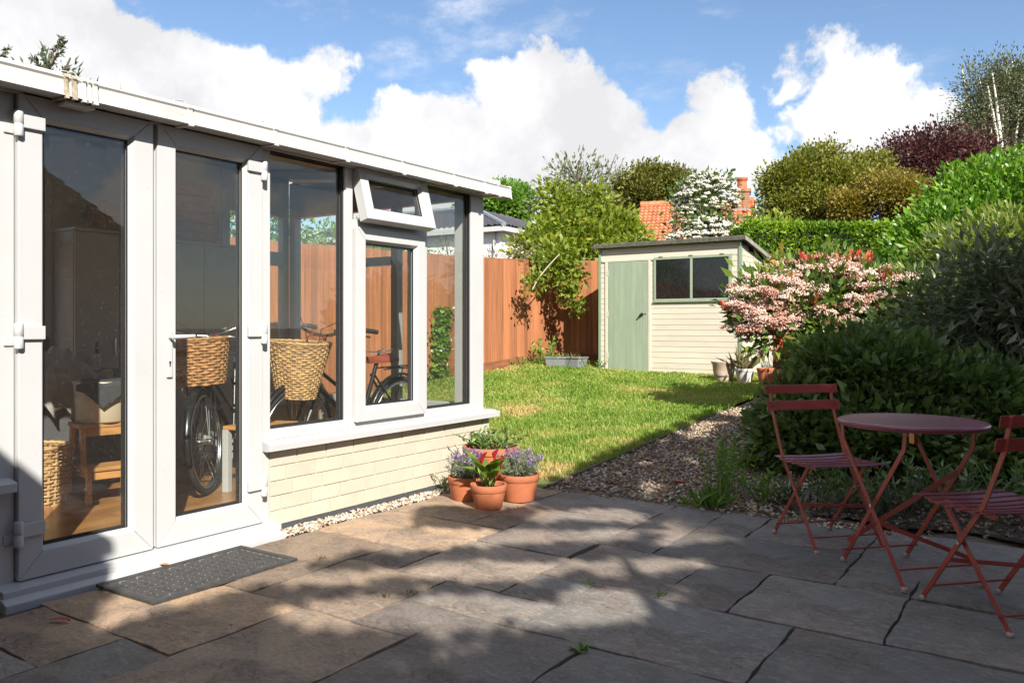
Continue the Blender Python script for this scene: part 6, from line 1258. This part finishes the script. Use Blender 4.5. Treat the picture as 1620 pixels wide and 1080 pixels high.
# unseen tree, leaves set along sun rays to shade all but the lit patches
LIT = [[(250,850),(150,915),(165,945),(135,1005),(210,990),(270,968),(385,936),(505,892),(610,862),(655,846),(670,800),(700,790),(860,770),(880,764),(800,740),(600,770),(420,830)],
 [(570,868),(640,876),(680,872),(800,864),(975,858),(1005,838),(960,834),(820,836),(690,832),(640,846)], [(830,824),(1010,826),(1030,812),(960,802),(850,804)], [(560,908),(690,918),(800,925),(880,914),(900,896),(840,886),(700,886),(640,900)],
 [(850,902),(1000,912),(1090,902),(1125,888),(1090,878),(980,880),(880,884)], [(395,928),(560,930),(600,918),(700,922),(640,896),(500,898),(430,910)], [(470,980),(560,996),(700,1004),(735,975),(700,944),(600,938),(500,948)], [(650,958),(760,982),(870,980),(880,955),(780,938),(700,930)],
 [(835,992),(940,996),(1040,984),(1070,955),(1000,928),(900,928),(850,960)], [(720,1000),(820,1003),(840,990),(760,972)], [(650,1028),(740,1040),(800,1026),(760,1012),(690,1014)], [(405,965),(480,1000),(570,1000),(540,975),(460,950)],
 [(1035,950),(1090,948),(1100,925),(1060,925)], [(1040,862),(1180,858),(1215,840),(1210,812),(1100,806),(1050,826)], [(1000,800),(1160,800),(1150,766),(1020,762)], [(1080,694),(1145,692),(1135,668),(1095,668)], [(680,800),(780,806),(850,800),(830,770),(700,780)], [(1175,822),(1240,818),(1240,795),(1180,795)]]
def inside(poly, x, y):
    c = False; n = len(poly)
    for i in range(n):
        (xa, ya), (xb, yb) = poly[i], poly[(i + 1) % n]
        if (ya > y) != (yb > y) and x < (xb - xa) * (y - ya) / (yb - ya) + xa: c = not c
    return c
def grow(poly, k=1.14):
    cx, cy = sum(p[0] for p in poly) / len(poly), sum(p[1] for p in poly) / len(poly); return [(cx + (x - cx) * k, cy + (y - cy) * k) for x, y in poly]
LIT = [LIT[0]] + [grow(p) for p in LIT[1:]]
def shade_tree():
    P = []
    while len(P) < 40000:
        if random.random() < .68: x, y, z = random.uniform(-3.6, -.2), random.uniform(.9, 5.0), 0
        else:
            x, y = random.uniform(-3.2, -1.1), random.uniform(4.95, 8.3); z = ztf(x, y)
            if math.sin(x * 9 + 2 * math.sin(y * 5)) * math.sin(y * 8 + x * 4) > .72: continue          # small lit gaps left in the cast shade
        d = -sY * x + cY * y; px = CX + FPX * (cY * x + sY * y) / d; py = CY - FPX * (z - CAM_H) / d
        if any(inside(p, px + random.gauss(0, 2), py + random.gauss(0, 1)) for p in LIT): continue
        u = random.uniform(4.2, 6.3); P.append((x + u, y - .75 * u, z + SUN_STEP[2] * u))
    P = np.array(P); t = empty('patio_shade_tree', (3.0, -1.6, 0), 0, 'unseen tree beside the brick house, crown shaped to shade the patio', 'tree'); V, F, T = diamonds(P, rdir(len(P)), .085, .075, RNG.random(len(P))); link('crown', arr_mesh('crown', V - np.array([3.0, -1.6, 0]), F, T), G_OLIVE2, t)
    limbs('trunk', (3.0, -1.6, 0), [tuple(P[i]) for i in RNG.choice(len(P), 10)], .16, BARK, t, off=Vector((3.0, -1.6, 0)), wob=.03)
shade_tree()
def add_border_shade():
    """unseen tree added to shade the lower right border and the bistro set"""
    P = []; L_ = [lobe(1575, 470, 6.6, 85, 80, .6), lobe(1610, 440, 6.5, 80, 60, .6), lobe(1530, 520, 6.7, 60, 80, .5), lobe(1640, 540, 6.3, 60, 110, .6), lobe(1450, 545, 7.4, 75, 65, .6)] + lb
    while len(P) < 4500:
        c, r = random.choice(L_); p = Vector(c) + Vector([random.uniform(-1, 1) * q for q in r])
        d = -sY * p.x + cY * p.y; px = CX + FPX * (cY * p.x + sY * p.y) / d; py = CY - FPX * (p.z - CAM_H) / d
        if py < 445 - (px - 1440) * .55: continue
        u = random.uniform(9, 14); P.append((p.x + u, p.y - .75 * u, p.z + SUN_STEP[2] * u))  # leaf put sunward of the border point it has to shade
    for (x0, x1, y0, y1) in ((-1.5, -.7, 4.1, 4.95), (-.95, -.25, 3.9, 4.5), (-.5, .2, 3.3, 4.2)):
        for k in range(900): u = random.uniform(9, 13); P.append((random.uniform(x0, x1) + u, random.uniform(y0, y1) - .75 * u, random.uniform(.4, .85) + SUN_STEP[2] * u))
    P = np.array(P); b = (11.5, -2.0, 0); t = empty('border_shade_tree', b, 0, 'unseen tree added to shade the right border and the bistro set', 'tree'); V, F, T = diamonds(P, rdir(len(P)), .16, .13, RNG.random(len(P))); link('crown', arr_mesh('crown', V - np.array(b), F, T), G_OLIVE2, t)
    limbs('trunk', b, [tuple(P[i]) for i in RNG.choice(len(P), 10)], .16, BARK, t, off=Vector(b), wob=.03)
add_border_shade()
